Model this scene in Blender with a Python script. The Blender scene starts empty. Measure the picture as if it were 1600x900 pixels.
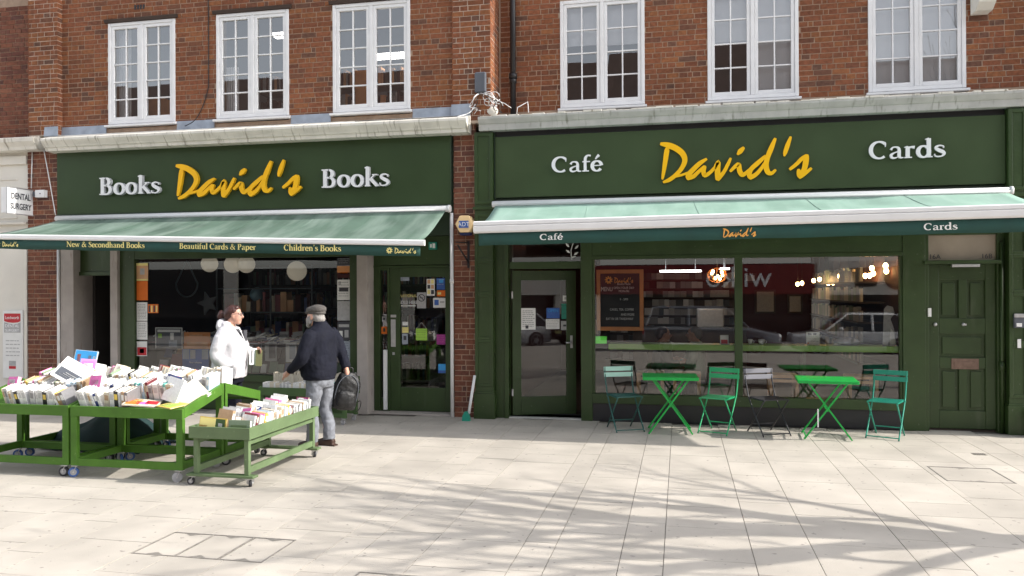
import bpy, bmesh, math, random
from mathutils import Vector, Matrix
random.seed(7)
S = bpy.context.scene
COL = S.collection
PI = math.pi

# ------------------------------------------------------------------ camera, sky, sun, exposure
cam_d = bpy.data.cameras.new("camera")
cam = bpy.data.objects.new("camera", cam_d); COL.objects.link(cam)
YAW, PITCH, ROLL = math.radians(11.9), math.radians(0.1), 0.004
fwd = Vector((-math.sin(YAW) * math.cos(PITCH), math.cos(YAW) * math.cos(PITCH), math.sin(PITCH)))
r0 = Vector((math.cos(YAW), math.sin(YAW), 0)); u0 = r0.cross(fwd)
rr = r0 * math.cos(ROLL) - u0 * math.sin(ROLL); uu = u0 * math.cos(ROLL) + r0 * math.sin(ROLL)
cam.matrix_world = Matrix(((rr.x, uu.x, -fwd.x, 0), (rr.y, uu.y, -fwd.y, -11.1), (rr.z, uu.z, -fwd.z, 1.83), (0, 0, 0, 1)))
cam_d.sensor_width = 36.0; cam_d.lens = 36.0 * 1250 / 1600
cam_d.clip_start = 0.05; cam_d.clip_end = 1000
S.camera = cam

SUN_DIR = Vector((1.42, 0.045, 1.0)).normalized()          # towards the sun: along the street, from the right
EL = math.asin(SUN_DIR.z); AZ = math.atan2(SUN_DIR.x, SUN_DIR.y)
world = bpy.data.worlds.new("World"); S.world = world; world.use_nodes = True
wn = world.node_tree.nodes; wl = world.node_tree.links
sky = wn.new("ShaderNodeTexSky"); sky.sky_type = 'NISHITA'; sky.sun_disc = False
sky.sun_elevation = EL; sky.sun_rotation = AZ; sky.dust_density = 2.0; sky.air_density = 1.0
bg = wn["Background"]; bg.inputs["Strength"].default_value = 0.15
hs = wn.new("ShaderNodeHueSaturation"); hs.inputs["Saturation"].default_value = 0.32      # sky desaturated so its fill on the facade is less blue
wl.new(sky.outputs[0], hs.inputs["Color"]); wl.new(hs.outputs[0], bg.inputs[0])
sun_d = bpy.data.lights.new("sun", 'SUN'); sun_d.energy = 2.3; sun_d.angle = math.radians(0.53); sun_d.color = (1.0, 0.95, 0.87)
sun = bpy.data.objects.new("sun", sun_d); COL.objects.link(sun)
sun.rotation_euler = SUN_DIR.to_track_quat('Z', 'Y').to_euler()
S.view_settings.view_transform = 'Standard'; S.view_settings.look = 'None'
S.view_settings.exposure = 1.32; S.view_settings.gamma = 1.0
S.cycles.max_bounces = 8; S.cycles.transparent_max_bounces = 16

# ------------------------------------------------------------------ materials
def mat(name, col, rough=0.6, var=0.12, scale=6.0, bump=0.0, bscale=40.0, metal=0.0, objvar=0.0, spec=0.5, dirt=None, coat=0.0, spots=None):
    m = bpy.data.materials.new(name); m.use_nodes = True
    n, l = m.node_tree.nodes, m.node_tree.links
    p = n["Principled BSDF"]
    p.inputs["Roughness"].default_value = rough; p.inputs["Metallic"].default_value = metal
    p.inputs["Specular IOR Level"].default_value = spec; p.inputs["Coat Weight"].default_value = coat
    geo = n.new("ShaderNodeNewGeometry")
    nz = n.new("ShaderNodeTexNoise"); nz.inputs["Scale"].default_value = scale; nz.inputs["Detail"].default_value = 6
    l.new(geo.outputs["Position"], nz.inputs["Vector"])
    mr = n.new("ShaderNodeMapRange"); mr.inputs[1].default_value = 0.3; mr.inputs[2].default_value = 0.7
    mr.inputs[3].default_value = 1 - var; mr.inputs[4].default_value = 1 + var
    l.new(nz.outputs[0], mr.inputs[0])
    val = mr.outputs[0]
    if objvar:
        oi = n.new("ShaderNodeObjectInfo"); m2 = n.new("ShaderNodeMapRange")
        m2.inputs[3].default_value = 1 - objvar; m2.inputs[4].default_value = 1 + objvar
        l.new(oi.outputs["Random"], m2.inputs[0])
        mu = n.new("ShaderNodeMath"); mu.operation = 'MULTIPLY'; l.new(val, mu.inputs[0]); l.new(m2.outputs[0], mu.inputs[1]); val = mu.outputs[0]
    vm = n.new("ShaderNodeVectorMath"); vm.operation = 'SCALE'; vm.inputs[0].default_value = col[:3]
    l.new(val, vm.inputs["Scale"])
    out = vm.outputs[0]
    if dirt:                                                # streaky weathering with a shape of its own
        dn = n.new("ShaderNodeTexNoise"); dn.inputs["Scale"].default_value = 1.0; dn.inputs["Detail"].default_value = 8
        mp = n.new("ShaderNodeMapping"); mp.inputs["Scale"].default_value = dirt[1]
        l.new(geo.outputs["Position"], mp.inputs[0]); l.new(mp.outputs[0], dn.inputs["Vector"])
        cr = n.new("ShaderNodeMapRange"); cr.inputs[1].default_value = dirt[2]; cr.inputs[2].default_value = dirt[2] + (dirt[3] if len(dirt) > 3 else 0.15)
        l.new(dn.outputs[0], cr.inputs[0])
        mx = n.new("ShaderNodeMix"); mx.data_type = 'RGBA'; l.new(cr.outputs[0], mx.inputs["Factor"])
        l.new(out, mx.inputs[6]); mx.inputs[7].default_value = (*dirt[0], 1); out = mx.outputs[2]
    if spots:                                               # trodden gum, drips and small stains
        sn = n.new("ShaderNodeTexNoise"); sn.inputs["Scale"].default_value = spots[1]; sn.inputs["Detail"].default_value = 2; sn.inputs["Roughness"].default_value = .4
        l.new(geo.outputs["Position"], sn.inputs["Vector"])
        cr = n.new("ShaderNodeMapRange"); cr.inputs[1].default_value = spots[2]; cr.inputs[2].default_value = spots[2] + .04; cr.inputs[4].default_value = .75
        l.new(sn.outputs[0], cr.inputs[0])
        mx = n.new("ShaderNodeMix"); mx.data_type = 'RGBA'; l.new(cr.outputs[0], mx.inputs["Factor"])
        l.new(out, mx.inputs[6]); mx.inputs[7].default_value = (*spots[0], 1); out = mx.outputs[2]
    l.new(out, p.inputs["Base Color"])
    if bump:
        bn = n.new("ShaderNodeTexNoise"); bn.inputs["Scale"].default_value = bscale; bn.inputs["Detail"].default_value = 4
        l.new(geo.outputs["Position"], bn.inputs["Vector"])
        bp = n.new("ShaderNodeBump"); bp.inputs["Strength"].default_value = bump; bp.inputs["Distance"].default_value = 0.01
        l.new(bn.outputs[0], bp.inputs["Height"]); l.new(bp.outputs[0], p.inputs["Normal"])
        rm = n.new("ShaderNodeMapRange"); rm.inputs[3].default_value = max(0, rough - .1); rm.inputs[4].default_value = min(1, rough + .12)
        l.new(nz.outputs[0], rm.inputs[0]); l.new(rm.outputs[0], p.inputs["Roughness"])
    return m

def emit(name, col, s):
    m = bpy.data.materials.new(name); m.use_nodes = True
    p = m.node_tree.nodes["Principled BSDF"]; p.inputs["Base Color"].default_value = (*col, 1)
    p.inputs["Emission Color"].default_value = (*col, 1); p.inputs["Emission Strength"].default_value = s
    return m

def glass(name, tint=(.88, .90, .89), refl=1.0):
    m = bpy.data.materials.new(name); m.use_nodes = True
    n, l = m.node_tree.nodes, m.node_tree.links
    n.remove(n["Principled BSDF"]); out = n["Material Output"]
    tr = n.new("ShaderNodeBsdfTransparent"); tr.inputs[0].default_value = (*tint, 1)
    gl = n.new("ShaderNodeBsdfGlossy"); gl.inputs["Roughness"].default_value = 0.0; gl.inputs[0].default_value = (1, 1, 1, 1)
    fr = n.new("ShaderNodeFresnel"); fr.inputs[0].default_value = 1.52
    mu = n.new("ShaderNodeMath"); mu.operation = 'MULTIPLY'; mu.inputs[1].default_value = 2.4 * refl; mu.use_clamp = True
    l.new(fr.outputs[0], mu.inputs[0])
    mx = n.new("ShaderNodeMixShader"); l.new(mu.outputs[0], mx.inputs[0]); l.new(tr.outputs[0], mx.inputs[1]); l.new(gl.outputs[0], mx.inputs[2])
    l.new(mx.outputs[0], out.inputs[0])
    return m

def brick_mat(name, ramp):
    m = bpy.data.materials.new(name); m.use_nodes = True
    n, l = m.node_tree.nodes, m.node_tree.links
    p = n["Principled BSDF"]; p.inputs["Roughness"].default_value = .85; p.inputs["Specular IOR Level"].default_value = .25
    geo = n.new("ShaderNodeNewGeometry"); oi = n.new("ShaderNodeObjectInfo")
    ad = n.new("ShaderNodeMath"); ad.operation = 'ADD'; l.new(oi.outputs["Random"], ad.inputs[0]); l.new(geo.outputs["Random Per Island"], ad.inputs[1])
    fr = n.new("ShaderNodeMath"); fr.operation = 'FRACT'; l.new(ad.outputs[0], fr.inputs[0])
    cr = n.new("ShaderNodeValToRGB"); cr.color_ramp.interpolation = 'LINEAR'
    els = cr.color_ramp.elements
    while len(els) < len(ramp): els.new(.5)
    for e, (pos, c) in zip(els, ramp): e.position = pos; e.color = (*c, 1)
    l.new(fr.outputs[0], cr.inputs[0])
    nz = n.new("ShaderNodeTexNoise"); nz.inputs["Scale"].default_value = 22; nz.inputs["Detail"].default_value = 6; l.new(geo.outputs["Position"], nz.inputs["Vector"])
    n2 = n.new("ShaderNodeTexNoise"); n2.inputs["Scale"].default_value = 1.1; n2.inputs["Detail"].default_value = 3; l.new(geo.outputs["Position"], n2.inputs["Vector"])
    a = n.new("ShaderNodeMapRange"); a.inputs[1].default_value = .3; a.inputs[2].default_value = .7; a.inputs[3].default_value = .72; a.inputs[4].default_value = 1.25; l.new(nz.outputs[0], a.inputs[0])
    b = n.new("ShaderNodeMapRange"); b.inputs[1].default_value = .3; b.inputs[2].default_value = .7; b.inputs[3].default_value = .82; b.inputs[4].default_value = 1.14; l.new(n2.outputs[0], b.inputs[0])
    mu = n.new("ShaderNodeMath"); mu.operation = 'MULTIPLY'; l.new(a.outputs[0], mu.inputs[0]); l.new(b.outputs[0], mu.inputs[1])
    sc = n.new("ShaderNodeVectorMath"); sc.operation = 'SCALE'; l.new(cr.outputs[0], sc.inputs[0]); l.new(mu.outputs[0], sc.inputs["Scale"])
    l.new(sc.outputs[0], p.inputs["Base Color"])
    bn = n.new("ShaderNodeTexNoise"); bn.inputs["Scale"].default_value = 90; l.new(geo.outputs["Position"], bn.inputs["Vector"])
    bp = n.new("ShaderNodeBump"); bp.inputs["Strength"].default_value = .5; bp.inputs["Distance"].default_value = .006; l.new(bn.outputs[0], bp.inputs["Height"]); l.new(bp.outputs[0], p.inputs["Normal"])
    return m

M = {}
RED = [(0, (.212, .077, .040)), (.22, (.245, .092, .046)), (.45, (.22, .081, .038)), (.62, (.28, .112, .048)), (.78, (.185, .068, .036)), (.9, (.13, .068, .047)), (1, (.225, .082, .038))]
DARK = [(0, (.17, .065, .042)), (.3, (.22, .085, .05)), (.55, (.14, .055, .04)), (.75, (.24, .10, .06)), (.9, (.10, .05, .042)), (1, (.19, .07, .045))]
M['brick'] = brick_mat('red_brick', RED)
M['brick_dark'] = brick_mat('weathered_brick', DARK)
M['mortar'] = mat('mortar', (.37, .26, .185), .9, .18, 9, .4, 60)
M['mortar_pale'] = mat('mortar_pale', (.50, .40, .32), .9, .18, 9, .4, 60)
M['white'] = mat('white_paint', (.80, .80, .80), .45, .05, 5, .1, 30)
M['white_old'] = mat('white_cornice_paint', (.72, .69, .62), .6, .10, 5, .25, 30, dirt=((.30, .27, .21), (26, 2.5, 3.0), .57))
M['stone_grey'] = mat('weathered_stone_cornice', (.46, .455, .43), .85, .12, 5, .3, 30, dirt=((.26, .26, .22), (20, 4, 5), .58))
M['stone_pil'] = mat('grey_stone', (.40, .36, .33), .75, .12, 4, .2, 60, dirt=((.22, .16, .13), (12, 12, 2), .62))
M['cream'] = mat('cream_render', (.72, .69, .62), .7, .05, 3, .15, 40)
M['lead'] = mat('lead_flashing', (.33, .37, .43), .5, .2, 7, .3, 20, metal=.2)
M['green'] = mat('shop_green_paint', (.030, .057, .015), .38, .16, 3, .2, 25, dirt=((.065, .09, .045), (5, 5, 1.2), .64), spots=((.09, .11, .07), 26, .72))
M['green_sign'] = mat('fascia_green', (.034, .060, .021), .45, .08, 2, .08, 30, spec=.3)
M['green_sign2'] = mat('fascia_green_pale', (.046, .072, .029), .45, .08, 2, .08, 30, spec=.3)
M['green_dark'] = mat('dark_green_paint', (.022, .04, .022), .45, .08, 3, .1, 25)  # one darker green for fascia beams, sign trims and a far board
M['door_green'] = mat('door_green_paint', (.031, .058, .016), .4, .16, 3, .2, 25, dirt=((.065, .09, .045), (5, 5, 1.2), .64), spots=((.09, .11, .07), 26, .72))
M['letter_white'] = mat('white_letter', (.86, .86, .87), .35, .03, 3)
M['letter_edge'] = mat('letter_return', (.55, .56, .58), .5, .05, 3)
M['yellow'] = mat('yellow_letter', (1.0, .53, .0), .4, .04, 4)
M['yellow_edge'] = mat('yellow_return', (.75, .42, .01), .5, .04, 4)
M['awning'] = mat('awning_fabric', (.082, .138, .104), .85, .22, 2.2, .3, 9, dirt=((.22, .29, .25), (4.5, .9, .9), .42, .4))
M['awning2'] = mat('awning_fabric_pale', (.22, .35, .29), .85, .14, 2.2, .25, 9, dirt=((.32, .46, .40), (4.5, .8, .8), .45, .4))
M['valance'] = mat('valance_fabric', (.018, .070, .058), .8, .15, 4, .25, 9)
M['print_yellow'] = mat('yellow_print', (.85, .74, .28), .7, .06, 5)
M['print_white'] = mat('white_print', (.85, .85, .82), .7, .04, 5)
M['print_orange'] = mat('orange_print', (.85, .40, .08), .7, .06, 5)
M['black'] = mat('black_plastic', (.014, .014, .016), .45, .1, 5)
M['plinth'] = mat('black_plinth', (.022, .022, .026), .35, .15, 4, .1, 20)
M['grey'] = mat('grey_plastic', (.10, .11, .13), .5, .1, 5)
M['steel'] = mat('galvanised_steel', (.55, .55, .56), .4, .1, 20, metal=.7)
M['alu'] = mat('white_aluminium', (.82, .82, .82), .35, .03, 5)
M['blue_tyre'] = mat('blue_rubber', (.04, .10, .30), .5, .1, 8)
M['dark_tyre'] = mat('dark_rubber', (.03, .03, .035), .6, .1, 8)
M['grey_tyre'] = mat('grey_rubber', (.35, .35, .36), .6, .1, 8)
M['trolley'] = mat('trolley_green_paint', (.064, .160, .018), .55, .14, 6, .25, 35, spec=.3, dirt=((.2, .33, .1), (22, 22, 22), .68))
M['trolley_dull'] = mat('trolley_dull_green', (.11, .165, .075), .55, .12, 6, .25, 35, dirt=((.3, .38, .24), (22, 22, 22), .68))
M['trolley_dark'] = mat('trolley_dark_green', (.05, .10, .03), .55, .12, 6, .2, 35)
M['table_green'] = mat('table_green_paint', (.008, .38, .06), .35, .12, 14, .15, 40, spots=((.10, .34, .13), 40, .70))
M['chair_mint'] = mat('chair_mint', (.36, .60, .52), .4, .05, 6)
M['chair_teal_dark'] = mat('chair_teal_dark', (.02, .10, .085), .4, .05, 6)
M['chair_green'] = mat('chair_green', (.02, .38, .15), .35, .05, 6)
M['chair_lilac'] = mat('chair_lilac', (.27, .27, .31), .4, .05, 6)
M['chair_black'] = mat('chair_black', (.02, .02, .025), .4, .05, 6)
M['chair_teal'] = mat('chair_teal', (.015, .26, .18), .35, .05, 6)
M['wood'] = mat('pale_wood', (.66, .38, .20), .5, .18, 5)
M['wood_orange'] = mat('orange_wood', (.62, .26, .085), .5, .15, 5)
M['board'] = mat('chalkboard', (.012, .013, .016), .6, .2, 4)
M['paper'] = mat('paper', (.78, .78, .76), .8, .04, 8)
M['paper_grey'] = mat('grey_paper', (.42, .42, .42), .8, .12, 30)
M['ink'] = mat('ink', (.06, .06, .07), .8, .05, 8)
M['blue_print'] = mat('blue_print', (.05, .13, .42), .7, .08, 8)
M['cyan_print'] = mat('cyan_print', (.05, .35, .75), .6, .08, 8)
M['orange_paper'] = mat('orange_paper', (.75, .17, .02), .8, .06, 8)
M['lime'] = mat('lime_paper', (.35, .62, .08), .7, .05, 8)
M['red_print'] = mat('red_print', (.50, .02, .03), .6, .05, 8)
M['pink'] = mat('pink_print', (.80, .16, .48), .6, .08, 10)
M['purple'] = mat('purple_print', (.32, .03, .22), .6, .08, 10)
M['interior_red'] = mat('dark_red_wall', (.05, .008, .008), .8, .1, 3)
M['interior_dark'] = mat('dark_room', (.035, .03, .028), .9, .1, 3)
M['interior_floor'] = mat('shop_floor', (.08, .06, .05), .5, .15, 3)
M['room_wall'] = mat('upstairs_wall', (.22, .23, .25), .9, .1, 3)
M['blind'] = mat('white_blind', (.90, .90, .91), .8, .03, 3)
M['shelf_dark'] = mat('dark_shelf', (.05, .03, .022), .6, .15, 5)
M['glass'] = glass('shop_window_glass', refl=.72)
M['glass_cafe'] = glass('cafe_window_glass', refl=1.0)
M['red_sign'] = mat('dark_red_sign', (.17, .012, .016), .4, .05, 3)
M['glass_up'] = glass('upper_window_glass', (.96, .97, .97), refl=1.7)
M['blue_sign'] = mat('blue_sign', (.02, .22, .62), .4, .03, 3)
M['terrac'] = mat('roof_tiles', (.075, .045, .035), .85, .25, 5, .6, 12)
M['asphalt'] = mat('asphalt', (.05, .05, .052), .85, .15, 8, .4, 60)
M['bark'] = mat('bark', (.10, .08, .06), .9, .25, 14, .7, 30)
M['skin'] = mat('skin', (.55, .30, .22), .5, .06, 20)
M['hoodie'] = mat('white_fleece', (.60, .585, .61), .9, .03, 14, .4, 26)
M['jacket'] = mat('navy_jacket', (.009, .010, .018), .85, .16, 10, .9, 13, spec=.2)
M['jeans'] = mat('grey_denim', (.17, .18, .205), .85, .22, 16, .8, 17)
M['hair'] = mat('auburn_hair', (.055, .018, .014), .45, .3, 40)
M['beard'] = mat('grey_hair', (.26, .245, .23), .8, .15, 60)
M['cap'] = mat('tweed_cap', (.075, .068, .062), .9, .25, 60)
M['shoe'] = mat('brown_shoe', (.05, .025, .018), .5, .1, 10)
M['bag'] = mat('black_nylon', (.007, .007, .008), .55, .2, 12, .5, 20)
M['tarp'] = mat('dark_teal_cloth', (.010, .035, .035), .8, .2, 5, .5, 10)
M['adt'] = mat('cream_yellow_plastic', (.92, .66, .34), .4, .04, 4)
M['lantern'] = emit('paper_lantern_glow', (.80, .70, .55), .09)
M['globe'] = mat('globe_print', (.16, .28, .36), .4, .3, 7)
M['lamp'] = emit('warm_bulb', (1.0, .58, .22), 16)
M['panel_lamp'] = emit('ceiling_panel', (1.0, .97, .92), 5)
M['bulb_halo'] = emit('lamp_shade_glow', (1.0, .5, .18), 3)
M['counter'] = mat('green_counter', (.36, .62, .14), .4, .1, 4)

# ------------------------------------------------------------------ mesh builder
def catmull(pts, k=6):
    if len(pts) < 3: return [tuple(p) for p in pts]
    out = []; P = [pts[0]] + list(pts) + [pts[-1]]
    for i in range(1, len(P) - 2):
        a, b, c, d = P[i - 1], P[i], P[i + 1], P[i + 2]
        for s in range(k):
            t = s / k
            out.append(tuple(.5 * (2 * b[j] + (c[j] - a[j]) * t + (2 * a[j] - 5 * b[j] + 4 * c[j] - d[j]) * t * t + (3 * b[j] - a[j] - 3 * c[j] + d[j]) * t ** 3) for j in range(len(b))))
    out.append(tuple(pts[-1])); return out

class MB:
    def __init__(s): s.v = []; s.f = []; s.m = []; s.sm = []
    def face(s, ids, mi=0, sm=False): s.f.append(ids); s.m.append(mi); s.sm.append(sm)
    def box(s, x0, x1, y0, y1, z0, z1, mi=0, rot=None, org=None):
        b = len(s.v)
        c = [(x0, y0, z0), (x1, y0, z0), (x1, y1, z0), (x0, y1, z0), (x0, y0, z1), (x1, y0, z1), (x1, y1, z1), (x0, y1, z1)]
        if rot is not None:
            o = Vector(org); c = [tuple(rot @ (Vector(p) - o) + o) for p in c]
        s.v += c
        for q in ((0, 3, 2, 1), (4, 5, 6, 7), (0, 1, 5, 4), (1, 2, 6, 5), (2, 3, 7, 6), (3, 0, 4, 7)): s.face([b + i for i in q], mi)
        return s
    def quad(s, a, b_, c, d, mi=0):
        b = len(s.v); s.v += [tuple(a), tuple(b_), tuple(c), tuple(d)]; s.face([b, b + 1, b + 2, b + 3], mi); return s
    def beam(s, p, q, w, h, up=(0, 0, 1), mi=0):
        p, q = Vector(p), Vector(q); d = (q - p).normalized(); up = Vector(up)
        if abs(d.dot(up)) > .98: up = Vector((0, 1, 0))
        x = d.cross(up).normalized(); y = x.cross(d).normalized(); b = len(s.v)
        for e in (p, q):
            for (i, j) in ((-1, -1), (1, -1), (1, 1), (-1, 1)): s.v.append(tuple(e + x * (w / 2 * i) + y * (h / 2 * j)))
        for q_ in ((0, 3, 2, 1), (4, 5, 6, 7), (0, 1, 5, 4), (1, 2, 6, 5), (2, 3, 7, 6), (3, 0, 4, 7)): s.face([b + i for i in q_], mi)
        return s
    def rings(s, rs, mi=0, cap=True, sm=True, closed=False):
        n = len(rs[0]); b = len(s.v)
        for r in rs: s.v += [tuple(p) for p in r]
        K = len(rs)
        for i in range(K - 1 + (1 if closed else 0)):
            for j in range(n):
                a, c = b + i * n, b + ((i + 1) % K) * n
                s.face([a + j, a + (j + 1) % n, c + (j + 1) % n, c + j], mi, sm)
        if cap and not closed:
            s.face([b + j for j in reversed(range(n))], mi); s.face([b + (K - 1) * n + j for j in range(n)], mi)
        return s
    def tube(s, pts, r, n=8, mi=0, sm=True):
        P = [Vector(p[:3]) for p in pts]; R = [r] * len(P) if not isinstance(r, (list, tuple)) else r
        rs = []; up = None
        for i, p in enumerate(P):
            d = (P[min(i + 1, len(P) - 1)] - P[max(i - 1, 0)]).normalized()
            if up is None: up = Vector((0, 0, 1)) if abs(d.z) < .9 else Vector((0, 1, 0))
            x = d.cross(up).normalized(); up = x.cross(d).normalized()
            rs.append([p + x * (R[i] * math.cos(2 * PI * j / n)) + up * (R[i] * math.sin(2 * PI * j / n)) for j in range(n)])
        return s.rings(rs, mi, True, sm)
    def ell(s, c, r, n=12, k=8, mi=0):
        rs = []
        for i in range(k + 1):
            a = -PI / 2 + PI * (i / k) * .998 + .003
            rs.append([(c[0] + r[0] * math.cos(a) * math.cos(2 * PI * j / n), c[1] + r[1] * math.cos(a) * math.sin(2 * PI * j / n), c[2] + r[2] * math.sin(a)) for j in range(n)])
        return s.rings(rs, mi)
    def prism(s, poly, y0, y1, mi=0, mi_side=None):            # polygon in x,z extruded along y (front face at y0)
        ms = mi if mi_side is None else mi_side
        b = len(s.v); n = len(poly)
        s.v += [(p[0], y0, p[1]) for p in poly] + [(p[0], y1, p[1]) for p in poly]
        s.face([b + i for i in range(n)], mi); s.face([b + n + i for i in reversed(range(n))], mi)
        for i in range(n): s.face([b + i, b + n + i, b + n + (i + 1) % n, b + (i + 1) % n], ms)
        return s
    def extrude_x(s, prof, x0, x1, mi=0):                       # profile in y,z swept along x
        n = len(prof); b = len(s.v)
        s.v += [(x0, p[0], p[1]) for p in prof] + [(x1, p[0], p[1]) for p in prof]
        s.face([b + i for i in range(n)], mi); s.face([b + n + i for i in reversed(range(n))], mi)
        for i in range(n): s.face([b + i, b + n + i, b + n + (i + 1) % n, b + (i + 1) % n], mi)
        return s
    def stroke(s, pts, y0, y1, mi=0, ms=None, k=6):             # brush stroke: list of (x, z, width)
        P = catmull(pts, k); n = len(P); ms = mi if ms is None else ms
        L, R = [], []
        for i, p in enumerate(P):
            a, c = P[max(i - 1, 0)], P[min(i + 1, n - 1)]
            dx, dz = c[0] - a[0], c[1] - a[1]; q = math.hypot(dx, dz) or 1
            nx, nz = -dz / q, dx / q; w = p[2] / 2
            L.append((p[0] + nx * w, p[1] + nz * w)); R.append((p[0] - nx * w, p[1] - nz * w))
        b = len(s.v)
        for i in range(n): s.v += [(L[i][0], y0, L[i][1]), (R[i][0], y0, R[i][1]), (R[i][0], y1, R[i][1]), (L[i][0], y1, L[i][1])]
        for i in range(n - 1):
            a, c = b + 4 * i, b + 4 * i + 4
            s.face([a, a + 1, c + 1, c], mi)
            s.face([a + 1, a + 2, c + 2, c + 1], ms); s.face([a + 2, a + 3, c + 3, c + 2], ms); s.face([a + 3, a, c, c + 3], ms)
        s.face([b, b + 3, b + 2, b + 1], ms); e = b + 4 * (n - 1); s.face([e, e + 1, e + 2, e + 3], ms)
        return s
    def mesh(s, name, mats):
        me = bpy.data.meshes.new(name); me.from_pydata(s.v, [], s.f)
        for m in mats: me.materials.append(m)
        me.polygons.foreach_set("material_index", s.m); me.polygons.foreach_set("use_smooth", s.sm)
        bm = bmesh.new(); bm.from_mesh(me); (bmesh.ops.recalc_face_normals(bm, faces=bm.faces) if len(s.f) > 1 else None); bm.to_mesh(me); bm.free()
        me.update(); return me

def aslist(m): return [M[k] if isinstance(k, str) else k for k in (m if isinstance(m, (list, tuple)) else [m])]

def obj(name, mb, mats, parent=None, bevel=0.0, world=True, kind=None, label=None):
    me = mb.mesh(name, aslist(mats)) if isinstance(mb, MB) else mb
    o = bpy.data.objects.new(name, me); COL.objects.link(o)
    if parent is not None:
        o.parent = parent
        if world: o.matrix_parent_inverse = Matrix.Translation(-wloc(parent))
    if bevel:
        b = o.modifiers.new("bevel", 'BEVEL'); b.width = bevel; b.segments = 2; b.limit_method = 'ANGLE'
    if kind: o['kind'] = kind
    if label: o['label'] = label
    return o

def wloc(o):
    v = Vector((0, 0, 0))
    while o is not None:
        v += o.location + (o.matrix_parent_inverse.translation if o.parent is not None else Vector((0, 0, 0))); o = o.parent
    return v

def tag(o, label, cat, group=None):
    o['label'] = label; o['category'] = cat
    if group: o['group'] = group
    return o

def thing(name, label, cat, loc=(0, 0, 0), group=None):
    o = bpy.data.objects.new(name, None); COL.objects.link(o); o.location = loc
    o.empty_display_size = .1
    return tag(o, label, cat, group)

def bx(name, x0, x1, y0, y1, z0, z1, m, parent=None, bevel=.004, **k):
    return obj(name, MB().box(x0, x1, y0, y1, z0, z1), m, parent, bevel, **k)

def copy_tree(o, parent=None):
    c = o.copy(); COL.objects.link(c); c.parent = parent
    for ch in list(o.children): copy_tree(ch, c)
    return c

def text_mesh(s, size, depth=.001, mname='ink', align='LEFT', bold=0.0):
    cu = bpy.data.curves.new("lettering", 'FONT'); cu.body = s; cu.size = size; cu.extrude = depth; cu.offset = bold; cu.align_x = align; cu.resolution_u = 3
    o = bpy.data.objects.new("lettering", cu)
    me = bpy.data.meshes.new_from_object(o); bpy.data.objects.remove(o); bpy.data.curves.remove(cu)
    me.materials.clear(); me.materials.append(M[mname])
    return me

def text(s, size, x, y, z, mname, parent, align='LEFT', rotz=0.0, depth=.001, name='lettering', bold=0.0, narrow=1.0, tilt=0.0):
    me = text_mesh(s, size, depth, mname, align, bold)
    if rotz is None: rotz = 0
    me.transform(Matrix.Translation((x, y, z)) @ Matrix.Rotation(rotz, 4, 'Z') @ Matrix.Rotation(tilt, 4, 'Y') @ Matrix.Rotation(PI / 2, 4, 'X') @ Matrix.Diagonal((narrow, 1, 1, 1)))
    return obj(name, me, [], parent)
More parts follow.
